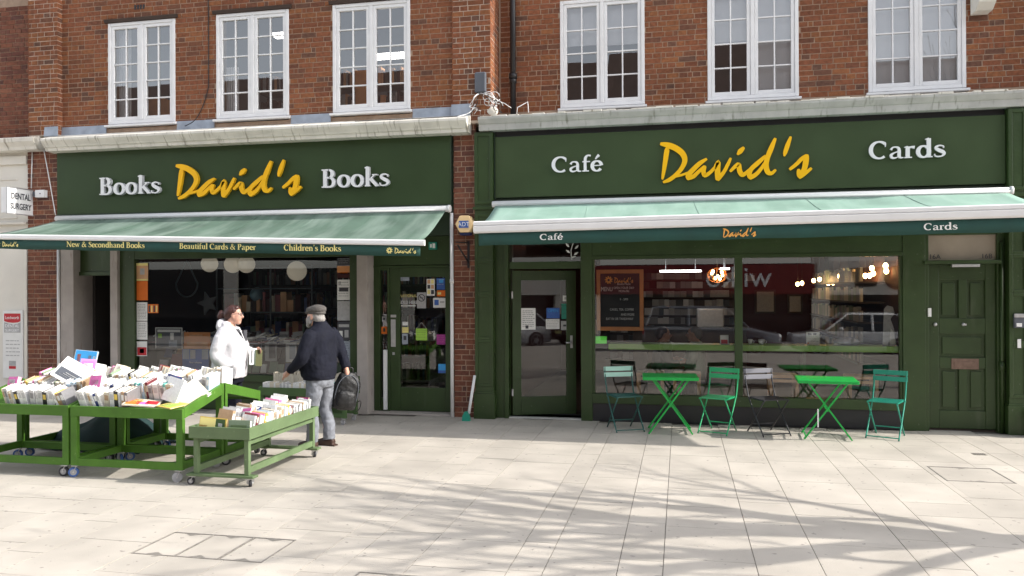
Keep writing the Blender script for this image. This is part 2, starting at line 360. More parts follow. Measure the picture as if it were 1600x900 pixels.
# ------------------------------------------------------------------ lettering drawn as strokes
def arc(cx, cy, rx, ry, a0, a1, n=12):
    return [(cx + rx * math.cos(math.radians(a0 + (a1 - a0) * i / n)), cy + ry * math.sin(math.radians(a0 + (a1 - a0) * i / n))) for i in range(n + 1)]
S_PATH = [(.40, .52, .035), (.40, .62, .05), (.27, .675, .055), (.13, .61, .09), (.12, .50, .12), (.24, .39, .14), (.38, .29, .14), (.42, .17, .11), (.34, .055, .06), (.2, .025, .05), (.075, .07, .05), (.06, .19, .035)]
def sf(x, y, a=.1, b=.1): return [(x - a, y, .045), (x + b, y, .045)]
GL = {
    'B': (.64, [[(.16, .01), (.16, .69)], sf(.16, .022, .13, .1), sf(.16, .678, .13, .1), [(.16, .675), (.3, .675)] + arc(.3, .525, .15, .15, 85, -85) + [(.16, .375)], [(.16, .375), (.33, .37)] + arc(.33, .196, .18, .174, 85, -85) + [(.16, .022)]]),
    'C': (.68, [arc(.37, .35, .28, .325, 48, 308, 16), [(.565, .65, .04), (.57, .58, .06), (.575, .47, .03)]]),
    'N': (.80, [[(.13, 0, .05), (.13, .69, .05)], [(.13, .68, .13), (.64, .01, .13)], [(.66, .69, .05), (.66, 0, .05)], sf(.13, .022), sf(.10, .678, .08, .08), sf(.66, .678)]),
    'S': (.50, [S_PATH]),
    'P': (.58, [[(.16, .01), (.16, .69)], sf(.16, .022, .13, .14), sf(.16, .678, .13, .1), [(.16, .675), (.3, .675)] + arc(.3, .505, .17, .17, 85, -85) + [(.16, .335)]]),
    '&': (.76, [[(.66, .02, .12), (.45, .24, .12), (.24, .5, .09), (.24, .62, .06), (.34, .68, .05), (.43, .6, .06), (.36, .49, .06), (.16, .33, .08), (.09, .17, .11), (.17, .05, .08), (.33, .03, .06), (.5, .14, .05), (.62, .38, .05)], sf(.62, .39, .07, .07)]),
    'a': (.50, [[(.08, .34, .09), (.13, .425, .06), (.22, .447, .05), (.32, .41, .09), (.35, .3, .115), (.35, .09, .115), (.41, .022, .06), (.49, .03, .03)], [(.35, .27, .045), (.2, .225, .05), (.085, .14, .10), (.1, .05, .09), (.18, .015, .06), (.29, .05, .04), (.35, .12, .035)]]),
    'e': (.47, [[(.09, .25, .04), (.4, .25, .04)], arc(.245, .23, .175, .215, 5, 325, 16)]),
    'o': (.53, [arc(.265, .23, .195, .215, 0, 360, 20)]),
    'k': (.57, [[(.14, .0), (.14, .74)], sf(.14, .022, .11, .1), [(.03, .7, .04), (.14, .735, .06)], [(.16, .2, .05), (.42, .435, .05)], sf(.42, .435, .1, .1), [(.25, .29, .12), (.5, .02, .12)], sf(.5, .022, .08, .09)]),
    's': (.42, [[(x * .84, y * .66, w * .92) for x, y, w in S_PATH]]),
    'f': (.34, [[(.14, .0, .115), (.14, .5, .115), (.17, .64, .10), (.25, .71, .06), (.35, .69, .07)], sf(.17, .435, .14, .15), sf(.14, .022, .11, .14)]),
    'r': (.40, [[(.13, 0), (.13, .45)], [(.14, .32, .05), (.22, .42, .06), (.36, .41, .11)], sf(.13, .022, .11, .14), [(.02, .42, .035), (.13, .445, .06)]]),
    'd': (.56, [arc(.25, .23, .18, .215, 0, 360, 18), [(.42, .0), (.42, .74)], [(.31, .7, .04), (.42, .735, .06)], sf(.44, .022, .04, .1)]),
    'n': (.58, [[(.13, 0), (.13, .45)], [(.13, .33, .045), (.22, .43, .05), (.33, .43, .09), (.42, .33, .115), (.42, .0, .115)], sf(.13, .022), sf(.42, .022), [(.02, .42, .035), (.13, .445, .06)]]),
    'h': (.58, [[(.13, 0), (.13, .74)], [(.13, .33, .045), (.22, .43, .05), (.33, .43, .09), (.42, .33, .115), (.42, .0, .115)], sf(.13, .022), sf(.42, .022), [(.02, .7, .035), (.13, .735, .06)]]),
    'w': (.74, [[(.08, .45, .11), (.22, .02, .10)], [(.22, .02, .05), (.36, .44, .05)], [(.36, .45, .11), (.5, .02, .10)], [(.5, .02, .05), (.63, .44, .05)], sf(.08, .437, .07, .08), sf(.64, .437, .08, .07)]),
    'c': (.45, [arc(.25, .23, .18, .215, 48, 312, 14), [(.38, .42, .05), (.38, .33, .07)]]),
    'u': (.58, [[(.13, .45, .115), (.13, .13, .115), (.22, .025, .06), (.32, .03, .05), (.42, .13, .04)], [(.42, .45), (.42, 0)], sf(.09, .437, .07, .06), sf(.37, .437, .07, .06), sf(.46, .022, .04, .07)]),
    't': (.34, [[(.15, .58, .05), (.15, .42, .115), (.15, .1, .115), (.21, .02, .06), (.31, .04, .03)], sf(.16, .435, .13, .14)]),
    'i': (.28, [[(.13, 0), (.13, .45)], [(.13, .56, .11), (.13, .66, .11)], sf(.13, .022), [(.02, .42, .035), (.13, .445, .06)]]),
    'l': (.28, [[(.13, 0), (.13, .74)], sf(.13, .022), [(.02, .7, .035), (.13, .735, .06)]]),
    'p': (.58, [[(.13, -.2), (.13, .45)], arc(.31, .23, .17, .215, 0, 360, 18), sf(.13, -.18), [(.02, .42, .035), (.13, .445, .06)]]),
    "'": (.20, [[(.12, .72, .10), (.08, .53, .04)]]),
    ' ': (.26, []),
}
GL['é'] = (.47, GL['e'][1] + [[(.19, .53, .045), (.25, .62, .08), (.33, .71, .11)]])
def width_auto(st, T=.145, t=.06):
    if len(st[0]) == 3: return st
    out = []
    for i, p in enumerate(st):
        a, c = st[max(i - 1, 0)], st[min(i + 1, len(st) - 1)]
        dx, dy = c[0] - a[0], c[1] - a[1]; q = math.hypot(dx, dy) or 1
        out.append((p[0], p[1], t + (T - t) * abs(dy / q) ** 1.5))
    return out
def serif_width(s): return sum(GL[c][0] for c in s)
def serif_glyph(mb, c, x, z, sx, sz, y0, y1, mi=0, ms=None, zf=None):
    for k, st in enumerate(GL[c][1]):
        st = width_auto(st); e = .0006 * k if abs(y1 - y0) > .01 else .00025 * k
        P = [(x + p[0] * sx, (zf(x + p[0] * sx) if zf else z) + p[1] * sz, p[2] * (sx + sz) / 2) for p in st]
        mb.stroke(P, y0 - e, y1 - e, mi, ms, 3 if len(st) > 6 else 4 if len(st) > 2 else 1)
def serif_word(s, x0, x1, z, cap, y0, y1, mats, parent, letters=True, zf=None):
    sc = (x1 - x0) / serif_width(s); sz = cap / .69; x = x0; mb = MB()
    for c in s:
        if letters: mb = MB()
        serif_glyph(mb, c, x, z, sc, sz, y0, y1, 0, 1 if letters else None, zf)
        if letters and c != ' ': obj('letter', mb, mats, parent)
        x += GL[c][0] * sc
    if not letters: return mb

DAVIDS = [   # brush lettering: (x, y down, width) per stroke, one list per letter
    [[(150, 175, 30), (137, 200, 52), (118, 335, 46), (100, 450, 34), (92, 497, 22)], [(82, 128, 34), (150, 142, 58), (225, 175, 62), (290, 230, 60), (314, 300, 54), (286, 380, 46), (225, 455, 42), (165, 505, 42), (105, 532, 26)], [(230, 470, 26), (290, 455, 24), (350, 430, 24)]],
    [[(522, 292, 26), (460, 335, 46), (395, 400, 50), (350, 455, 54), (345, 488, 46)], [(345, 490, 46), (400, 470, 42), (450, 420, 36), (503, 372, 34)], [(505, 372, 40), (495, 420, 46), (510, 462, 42), (560, 430, 36), (600, 385, 32)]],
    [[(600, 390, 30), (640, 318, 40), (632, 400, 56), (635, 495, 52)], [(635, 498, 46), (690, 430, 38), (730, 350, 36), (757, 288, 26)]],
    [[(758, 415, 28), (800, 370, 38), (835, 348, 44), (843, 410, 50), (868, 455, 46), (905, 435, 36), (940, 400, 30)], [(828, 240, 26), (850, 212, 50), (880, 178, 34)]],
    [[(1085, 265, 30), (1020, 330, 46), (955, 395, 46), (935, 450, 48), (945, 482, 44)], [(945, 484, 44), (1000, 450, 42), (1050, 390, 36), (1085, 330, 30)], [(1180, 88, 30), (1145, 180, 50), (1108, 280, 50), (1095, 360, 52), (1110, 425, 50), (1145, 440, 38), (1182, 408, 26)]],
    [[(1325, 72, 26), (1298, 150, 44), (1275, 225, 40), (1268, 258, 20)]],
    [[(1322, 395, 30), (1380, 345, 38), (1430, 290, 40), (1470, 262, 36)], [(1472, 262, 46), (1466, 320, 56), (1450, 400, 50), (1420, 440, 44)], [(1398, 405, 30), (1402, 450, 44), (1412, 478, 36)], [(1410, 480, 36), (1460, 440, 36), (1512, 392, 28)]],
]
def davids(x0, x1, ztop, zbot, y0, y1, mats, parent, letters=True, zf=None, thick=1.0):
    k = (x1 - x0) / 1440.0; kz = (ztop - zbot) / 500.0; mb = MB(); cnt = 0
    for let in DAVIDS:
        if letters: mb = MB()
        for st in let:
            cnt += 1; e = (.0008 if letters else .00025) * cnt
            P = []
            for (u, v, w) in st:
                vv = v + .036 * (u - 80); x = x0 + (u - 80) * k
                P.append((x, (zf(x) if zf else 0) + zbot + (545 - vv) * kz, w * (k + kz) / 2 * thick))
            # rounded ends
            a, b = P[0], P[1]; q = math.hypot(a[0] - b[0], a[1] - b[1]) or 1
            P = [(a[0] + (a[0] - b[0]) / q * a[2] * .35, a[1] + (a[1] - b[1]) / q * a[2] * .35, a[2] * .5)] + P
            a, b = P[-1], P[-2]; q = math.hypot(a[0] - b[0], a[1] - b[1]) or 1
            P.append((a[0] + (a[0] - b[0]) / q * a[2] * .35, a[1] + (a[1] - b[1]) / q * a[2] * .35, a[2] * .5))
            mb.stroke(P, y0 - e, y1 - e, 0, 1 if letters else None, 4 if letters else 3)
        if letters: obj('letter', mb, mats, parent)
    return mb

# ------------------------------------------------------------------ brickwork
UNIT = []
for k in range(5):
    rnd = random.Random(k); mb = MB().box(-.5, .5, -.5, .5, -.5, .5)
    mb.v = [(x + rnd.uniform(-.012, .012), y + rnd.uniform(-.03, .03), z + rnd.uniform(-.03, .03)) for x, y, z in mb.v]
    UNIT.append(mb)
UMESH = {}
def unit_mesh(mname, k):
    if (mname, k) not in UMESH: UMESH[(mname, k)] = UNIT[k].mesh('brick', [M[mname]])
    return UMESH[(mname, k)]
ROW_A = [.225]
ROW_B = [.107, .055, .107, .107, .168, .107, .055, .107, .107, .168]
def brick_rects(x0, x1, z0, z1, holes=(), seed=0, course=.075, j=.012):
    rnd = random.Random(seed); out = []; r = 0; z = z0
    while z < z1 - .03:
        h = min(course - j, z1 - z); row = ROW_A if r % 2 == 0 else ROW_B
        x = x0; i = rnd.randrange(len(row)) if r % 2 else 0
        first = True
        while x < x1 - .02:
            w = row[i % len(row)] * rnd.uniform(.96, 1.04)
            if first and r % 2 == 0: w *= rnd.choice((1, .5, .75))
            first = False
            xe = min(x + w, x1)
            if x1 - xe < .03: xe = x1
            spans = [(x, xe)]
            for (hx0, hx1, hz0, hz1) in holes:
                if z + h > hz0 + .005 and z < hz1 - .005:
                    ns = []
                    for a, b in spans:
                        if b <= hx0 or a >= hx1: ns.append((a, b))
                        else:
                            if a < hx0 - .02: ns.append((a, hx0 - .004))
                            if b > hx1 + .02: ns.append((hx1 + .004, b))
                    spans = ns
            for a, b in spans:
                if b - a > .02: out.append((a, b, z, z + h))
            x = xe + j; i += 1
        z += course; r += 1
    return out
def lay_bricks(rects, yf, parent, mname='brick', depth=.035, cap=300, face='y'):
    rects = sorted(rects, key=lambda r: -(r[1] - r[0]) * (r[3] - r[2]))
    base = wloc(parent); rest = MB()
    for n, (a, b, z0, z1) in enumerate(rects):
        off = random.uniform(-.0022, .0022)
        c = Vector(((a + b) / 2, yf + depth / 2 + off, (z0 + z1) / 2)); sc = Vector((b - a, depth, z1 - z0))
        if face == 'x': c = Vector((yf - depth / 2 + off, (a + b) / 2, (z0 + z1) / 2)); sc = Vector((depth, b - a, z1 - z0))
        if n < cap:
            o = bpy.data.objects.new('brick', unit_mesh(mname, n % 5)); COL.objects.link(o)
            o.parent = parent; o.matrix_parent_inverse = Matrix.Translation(-base)
            o.location = c; o.scale = sc
        else:
            rest.box(c.x - sc.x / 2, c.x + sc.x / 2, c.y - sc.y / 2, c.y + sc.y / 2, c.z - sc.z / 2, c.z + sc.z / 2)
    if rest.v: obj('brickwork', rest, mname, parent, kind='stuff')
def grid_wall(mb, x0, x1, y0, y1, z0, z1, holes):
    xs = sorted({x0, x1, *[h[0] for h in holes], *[h[1] for h in holes]}); zs = sorted({z0, z1, *[h[2] for h in holes], *[h[3] for h in holes]})
    for i in range(len(xs) - 1):
        for k in range(len(zs) - 1):
            cx, cz = (xs[i] + xs[i + 1]) / 2, (zs[k] + zs[k + 1]) / 2
            if not any(h[0] < cx < h[1] and h[2] < cz < h[3] for h in holes): mb.box(xs[i], xs[i + 1], y0, y1, zs[k], zs[k + 1])
    return mb

# ------------------------------------------------------------------ upper windows
def upper_window(parent, x0, x1, z0, z1, y, rows, blind=None, stuff=None):
    """two casements of 2 x rows panes; y is the wall face, the frame stands a little proud of it"""
    fr = MB(); f = .05; yf = y - .012
    fr.box(x0, x0 + f, yf, y + .1, z0, z1); fr.box(x1 - f, x1, yf, y + .1, z0, z1)
    fr.box(x0 + f, x1 - f, yf, y + .1, z1 - f, z1); fr.box(x0 + f, x1 - f, yf, y + .1, z0, z0 + f)
    xm = (x0 + x1) / 2; fr.box(xm - .028, xm + .028, yf + .002, y + .09, z0 + f, z1 - f)
    w = obj('window', fr, 'white', parent, .006)
    obj('sill', MB().extrude_x([(y - .07, z0 - .052), (y - .07, z0 - .02), (y + .05, z0 + .004), (y + .05, z0 - .052)], x0 - .03, x1 + .03), 'white', w, .004)
    for (a, b) in ((x0 + f, xm - .028), (xm + .028, x1 - f)):
        sa = MB(); s = .048; ys = yf + .012
        sa.box(a + .003, a + s, ys, y + .06, z0 + f + .003, z1 - f - .003); sa.box(b - s, b - .003, ys, y + .06, z0 + f + .003, z1 - f - .003)
        sa.box(a + s, b - s, ys, y + .06, z0 + f + .003, z0 + f + s + .01); sa.box(a + s, b - s, ys, y + .06, z1 - f - s, z1 - f - .003)
        ga, gb, ha, hb = a + s, b - s, z0 + f + s + .01, z1 - f - s; mid = (ga + gb) / 2; g = .009
        sa.box(mid - g, mid + g, ys + .008, y + .05, ha, hb)
        for r in range(1, rows):
            zz = ha + (hb - ha) * r / rows
            sa.box(ga, mid - g, ys + .010, y + .05, zz - g, zz + g); sa.box(mid + g, gb, ys + .010, y + .05, zz - g, zz + g)
        obj('sash', sa, 'white', w, .003)
        for r in range(rows):
            zz0, zz1 = ha + (hb - ha) * r / rows, ha + (hb - ha) * (r + 1) / rows
            for (p, q) in ((ga, mid), (mid, gb)):
                t = random.uniform(-.0004, .0004); u = random.uniform(-.0005, .0005); yp = y + .03
                obj('pane', MB().quad((p - .004, yp + t, zz0 - .004), (q + .004, yp - t, zz0 - .004), (q + .004, yp - t + u, zz1 + .004), (p - .004, yp + t + u, zz1 + .004)), 'glass_up', w)
    if blind: 
        for (a, b, zb) in blind: obj('roller_blind', MB().box(a, b, y + .13, y + .136, zb, z1 - .01).box(a, b, y + .122, y + .144, zb - .012, zb + .012), 'blind', w)
    return w
# ------------------------------------------------------------------ ground
pave = obj('pavement', MB().box(-60, 60, -12.2, 1.2, -.3, -.012), mat('joint_sand', (.24, .22, .19), .95, .2, 20), kind='structure')
slabm = mat('paving_stone', (.44, .402, .352), .8, .13, 1.7, .25, 120, objvar=.06, dirt=((.34, .31, .275), (1.3, 4.5, 1), .62), spots=((.22, .20, .18), 17, .685))
def unproj_x(px, y): return (y + 11.1) * math.tan(math.atan((px - 800) / 1250) - YAW)
lines = [-2.44, -2.19, -1.76, -1.11, -.88, -.41, -.12, .48, .9, 1.54, 1.84, 2.4, 2.93, 3.31]
wl_ = [.6, .43, .3, .6, .3, .45]; x = lines[0]; k = 0
while x > -11.4: x -= wl_[k % 6]; lines.insert(0, x); k += 1
x = lines[-1]
while x < 6.4: x += wl_[k % 6]; lines.append(x); k += 1
rs = random.Random(11)
SLAB = {}
for k in range(4): SLAB[k] = UNIT[0].__class__().box(-.5, .5, -.5, .5, -.5, .5).mesh('paving_slab', [slabm])
far = MB(); cand = []
COVERS = [(-3.76, -2.76, -6.19, -5.69), (-2.05, -1.05, -6.72, -6.22), (2.46, 3.06, -2.83, -2.2), (3.13, 3.27, -1.5, -1.38), (-7.35, -7.05, -.62, -.47)]
for i in range(len(lines) - 1):
    a, b = lines[i], lines[i + 1]; y = .3 - rs.uniform(0, .5)
    while y > -10.35:
        d = rs.choice((.42, .6, .6, .75, .9)); y1 = max(y - d, -10.4); cx = (a + b) / 2
        vis = unproj_x(-60, y) < b and a < unproj_x(1640, y) 
        cand.append((a, b, y1, y, vis and y1 > -9.4))
        y = y1
cand.sort(key=lambda r: r[2])
n = 0
for (a, b, y1, y, vis) in cand:
    g = .0026; pieces = [(a + g, b - g, y1 + g, y - g)]
    for (cx0, cx1, cy0, cy1) in COVERS:
        np_ = []
        for (p, q, r, s) in pieces:
            if q <= cx0 or p >= cx1 or s <= cy0 or r >= cy1: np_.append((p, q, r, s)); continue
            if p < cx0: np_.append((p, cx0, r, s))
            if q > cx1: np_.append((cx1, q, r, s))
            m0, m1 = max(p, cx0), min(q, cx1)
            if r < cy0: np_.append((m0, m1, r, cy0))
            if s > cy1: np_.append((m0, m1, cy1, s))
        pieces = np_
    for (p, q, r, s) in pieces:
        if q - p < .02 or s - r < .02: continue
        t = rs.uniform(-.0006, .0005)
        if vis and n < 300:
            o = bpy.data.objects.new('paving_slab', SLAB[n % 4]); COL.objects.link(o); o.parent = pave
            o.location = ((p + q) / 2, (r + s) / 2, t - .02); o.scale = (q - p, s - r, .04); n += 1
        else: far.box(p, q, r, s, t - .04, t)
# ground outside the picture: larger slabs as one sheet
side = MB()
for i in range(-40, 41):
    for (y0, y1) in ((-12.2, -11.3), (-11.3, -10.4)): side.box(i * .9 + .004, i * .9 + .896, y0 + .004, y1 - .004, -.04, -.001)
for i in range(40):
    for k in range(18): side.box(lines[-1] + .004 + i * .9, lines[-1] + i * .9 + .896, .2 - k * .6 - .592, .2 - k * .6, -.04, -.001); side.box(lines[0] - i * .9 - .896, lines[0] - .004 - i * .9, .2 - k * .6 - .592, .2 - k * .6, -.04, -.001)
side.v = side.v; far.v, far.f, far.m, far.sm = far.v + side.v, far.f + [[j + len(far.v) for j in f] for f in side.f], far.m + side.m, far.sm + side.sm
obj('outer_paving', far, slabm, pave, kind='stuff')
bx('kerb', -60, 60, -12.36, -12.2, -.3, .0, 'stone_pil', None, .01, kind='structure')
rd = MB(); rd.v = [(-150, -12.36, -.13), (150, -12.36, -.13), (150, -19.6, -.56), (-150, -19.6, -.56)]; rd.face([0, 1, 2, 3])
road = obj('road', rd, 'asphalt', kind='structure')
rl = MB()
for i in range(-10, 11): rl.box(i * 6, i * 6 + 3, -15.3, -15.2, -.32, -.294)
obj('road_marking', rl, 'letter_white', road)
bx('far_pavement', -150, 150, -24.9, -19.6, -.64, -.45, mat('far_paving', (.36, .34, .32), .85, .1, 2), None, 0, kind='structure')
bx('ground', -400, 400, -400, 400, -1.2, -.65, mat('earth', (.2, .19, .17), .95, .1, 1), None, 0, kind='structure')

framem = mat('cover_frame_steel', (.27, .25, .225), .55, .2, 30, metal=.3)
def cover(x0, x1, y0, y1, cols, label, rows=1):
    t = thing('access_cover', label, 'manhole cover', ((x0 + x1) / 2, (y0 + y1) / 2, 0))
    fr = MB(); f = .013
    fr.box(x0, x1, y0, y0 + f, -.05, .003); fr.box(x0, x1, y1 - f, y1, -.05, .003)
    for i in range(cols + 1):
        xx = x0 + (x1 - x0 - f) * i / cols; fr.box(xx, xx + f, y0 + f, y1 - f, -.05, .0025)
    obj('frame', fr, framem, t)
    for i in range(cols):
        a = x0 + (x1 - x0) * i / cols + f; b = x0 + (x1 - x0) * (i + 1) / cols
        obj('paver', MB().box(a + .003, b - .003, y0 + f + .003, y1 - f - .003, -.04, .0), slabm, t)
        xm = (a + b) / 2
        for (yy, s) in ((y0 + f, 1), (y1 - f, -1)):
            tri = MB(); bq = 0; tri.v += [(xm - .07, yy, .0018), (xm + .07, yy, .0018), (xm, yy + s * .05, .0018)]; tri.face([bq, bq + 1, bq + 2]); obj('lifting_eye', tri, framem, t)
cover(*COVERS[0], 3, 'triple paved access cover with steel frames in front of the book trolleys')
cover(*COVERS[1], 2, 'paved access cover with steel frame at the bottom edge of the pavement')
cover(*COVERS[2], 1, 'single paved access cover in the pavement near the panelled green door')
t = thing('drain_grate', 'small grey metal plate let into the paving outside the panelled door', 'drain cover', (3.2, -1.44, 0))
g = MB()
for i in range(6): g.box(3.135 + i * .023, 3.15 + i * .023, -1.495, -1.385, -.02, .001)
obj('grate', g, framem, t); obj('rim', MB().box(3.13, 3.27, -1.5, -1.38, -.03, -.006), 'grey', t)
t = thing('drain_grate', 'dark metal drain grate in the shade behind the book trolleys', 'drain cover', (-7.2, -.55, 0))
g = MB()
for i in range(10): g.box(-7.345 + i * .03, -7.327 + i * .03, -.615, -.475, -.02, .001)
obj('grate', g, 'black', t); obj('rim', MB().box(-7.35, -7.05, -.62, -.47, -.03, -.006), 'black', t)

# ------------------------------------------------------------------ bookshop building
bs = thing('shop_building', 'red brick shop building with bookshop ground floor and three casement windows', 'building', (-6.4, 0, 0))
WIN_L = [(-8.87, -7.68), (-6.97, -5.76), (-5.05, -3.84)]
HL = [(a, b, 4.40, 6.07) for a, b in WIN_L]
wall = obj('wall', grid_wall(MB(), -9.72, -3.19, .004, .28, 4.28, 8.0, HL), 'mortar', bs)
lay_bricks(brick_rects(-9.72, -3.19, 4.42, 6.52, HL, 3), 0, wall)
lint = MB()
for (a, b) in WIN_L: lint.extrude_x([(-.035, 6.075), (-.05, 6.12), (.005, 6.14), (.005, 6.075)], a - .05, b + .05)
obj('lintel_board', lint, 'shelf_dark', bs)
for i, (a, b) in enumerate(WIN_L):
    upper_window(bs, a, b, 4.47, 6.07, 0, 5)
vent = MB()
for i in range(4): vent.box(-8.4 + i * .05, -8.37 + i * .05, -.004, .02, 6.26, 6.33)
obj('air_brick', vent, 'black', bs)
# flashing strips between the windows
for (a, b) in ((-9.95, -8.9), (-7.64, -7.0), (-5.72, -5.08), (-3.8, -3.2), (-3.2, -2.92)):
    obj('flashing', MB().extrude_x([(-.03, 4.30), (-.012, 4.31), (-.006, 4.455), (-.012, 4.462), (-.03, 4.32)] if a < -3.5 or b < -3 and a < -3.3 else [(-.09, 4.30), (-.07, 4.31), (-.066, 4.47), (-.072, 4.48), (-.09, 4.32)], a, b), 'lead', bs)
# cornice
prof = [(-.06, 4.045), (-.20, 4.05), (-.215, 4.10), (-.235, 4.105), (-.25, 4.13), (-.29, 4.18), (-.305, 4.20), (-.305, 4.235), (-.28, 4.245), (-.02, 4.33), (.0, 4.33), (.0, 4.045)]
obj('cornice', MB().extrude_x(prof, -9.86, -2.92), 'white_old', bs, .004)
# solid behind the fascia, ceilings, floors, back walls
bx('fascia_beam', -9.78, -3.2, .02, .3, 2.62, 4.1, 'green_dark', bs)
sh = MB(); sh.box(-10.3, -2.9, .3, 8, 2.75, 3.0).box(-10.3, -2.9, .3, 8, 3.3, 3.45).box(-10.3, -2.9, 4.5, 4.7, 3.45, 7.8).box(-10.3, -2.9, .05, 8, 8.0, 8.2)
sh.box(-10.4, -10.25, .3, 8, 0, 8); sh.box(-2.95, -2.75, .55, 8, 0, 8); sh.box(-10.3, -2.9, 7.9, 8, 0, 3)
obj('inner_structure', sh, 'room_wall', bs)
bx('roof', -10.5, -2.6, -.05, 8.2, 8.2, 8.5, 'terrac', bs)
ins = MB().box(-8.55, -4.0, 3.6, 3.75, 0, 2.75).box(-8.6, -8.5, .35, 3.6, 0, 2.75).box(-3.25, -3.15, .6, 3.6, 0, 2.75)
obj('back_wall', ins, 'interior_red', bs)
bx('shop_floor', -10.2, -2.95, .1, 7.9, -.02, .02, 'interior_floor', bs, 0)
bx('ceiling', -9.6, -3.2, .32, 7.8, 2.70, 2.74, 'interior_dark', bs, 0)
# upstairs contents seen through the panes
up = MB(); rnd = random.Random(5)
for (a, b, c) in ((-8.7, -8.3, 5.0), (-4.95, -4.7, 5.25)): up.box(a, b, .6, .9, 3.5, c)
obj('cupboard', up, 'wood_orange', bs)
cur = MB()
for i in range(10): cur.box(-8.8 + i * .02, -8.785 + i * .02, .16 + .015 * (i % 2), .18 + .015 * (i % 2), 4.5, 6.05); cur.box(-7.86 + i * .014, -7.85 + i * .014, .16 + .015 * (i % 2), .18 + .015 * (i % 2), 4.5, 6.05); cur.box(-6.9 + i * .02, -6.885 + i * .02, .16 + .015 * (i % 2), .18 + .015 * (i % 2), 4.5, 5.3)
obj('curtain', cur, 'blind', bs)
ubk = MB()
for z in (4.35, 4.75, 5.15):
    xx = -6.9
    while xx < -3.7:
        w = rnd.uniform(.02, .06); ubk.box(xx, xx + w, 1.2, 1.4, z, z + rnd.uniform(.2, .32), rnd.randrange(4)); xx += w + .004
    ubk.box(-6.9, -3.7, 1.18, 1.45, z - .03, z, 0)
obj('bookshelf', ubk, ['shelf_dark', 'wood', 'interior_red', 'paper_grey'], bs, kind='stuff')
obj('ceiling_lamp', MB().box(-4.9, -4.0, 1.2, 1.35, 5.62, 5.68).box(-7.0, -6.0, 1.8, 1.95, 6.3, 6.36), 'panel_lamp', bs)

# brick piers
p1 = thing('brick_pillar', 'brick pier of the bookshop beside the dental surgery with a pale quoin edge', 'pillar', (-10.0, 0, 0))
c1 = obj('core', MB().box(-10.36, -9.80, -.004, .3, 0, 4.1), 'mortar', p1); lay_bricks(brick_rects(-10.37, -9.79, .0, 4.1, (), 21), -.008, c1, 'brick_dark', cap=300)
c2 = obj('upper_core', MB().box(-10.25, -9.721, -.104, .3, 4.32, 8.0), 'mortar_pale', p1); lay_bricks(brick_rects(-10.26, -9.72, 4.34, 6.5, (), 22), -.108, c2, 'brick', cap=140)
lay_bricks(brick_rects(-.098, .0, 4.34, 6.5, (), 23), -9.717, c2, 'brick', depth=.03, cap=60, face='x')
obj('flashing', MB().extrude_x([(-.135, 4.30), (-.118, 4.31), (-.112, 4.45), (-.118, 4.46), (-.135, 4.32)], -9.95, -9.70), 'lead', p1)
p2 = thing('brick_pillar', 'brick pier between the two green shopfronts carrying the alarm box', 'pillar', (-3.0, 0, 0))
c1 = obj('core', MB().box(-3.18, -2.87, -.004, .3, 0, 4.2), 'mortar', p2); lay_bricks(brick_rects(-3.19, -2.86, .0, 4.2, (), 31), -.008, c1, 'brick_dark', cap=180)
c2 = obj('upper_core', MB().box(-3.18, -2.631, -.054, .6, 4.2, 8.0), 'mortar_pale', p2); lay_bricks(brick_rects(-3.19, -2.63, 4.24, 6.5, (), 32), -.058, c2, 'brick', cap=170)
lay_bricks(brick_rects(-.05, .5, 4.3, 6.5, (), 33), -2.627, c2, 'brick', depth=.03, cap=120, face='x')

# bookshop shopfront: stone pilasters, doorway, window, door
sfr = thing('shopfront', 'dark green bookshop front with stone pilasters, display window and recessed dark doorway', 'shopfront', (-6.6, .1, 0))
obj('stone_pilaster', MB().box(-9.74, -9.5, -.03, .4, 0, 2.64), 'stone_pil', sfr, .006)
obj('stone_pilaster', MB().box(-8.83, -8.7, -.03, .4, 0, 2.64), 'stone_pil', sfr, .006)
obj('stone_pilaster', MB().box(-4.665, -4.5, -.05, .4, 0, 2.64), 'stone_pil', sfr, .006)
fr = MB().box(-8.70, -8.44, .03, .16, 0, 2.62).box(-4.81, -4.665, .03, .16, 0, 2.62).box(-8.44, -4.81, .035, .155, 2.33, 2.62).box(-8.44, -4.81, .0, .18, .44, .54)
obj('window_frame', fr, 'green', sfr, .005)
obj('stall_riser', MB().box(-8.44, -4.81, .05, .15, 0, .44), 'green', sfr, .005)
obj('pane', MB().quad((-8.45, .09, .53), (-4.8, .09, .53), (-4.8, .09, 2.34), (-8.45, .09, 2.34)), 'glass', sfr)
dw = MB().box(-9.5, -8.83, 1.2, 1.3, 0, 2.62).box(-9.5, -9.45, .4, 1.2, 0, 2.62)
obj('passage_wall', dw, 'interior_dark', sfr)
obj('transom_panel', MB().box(-9.5, -8.83, .12, .16, 2.14, 2.62).box(-9.5, -8.83, .09, .18, 2.08, 2.14), 'green', sfr, .004)
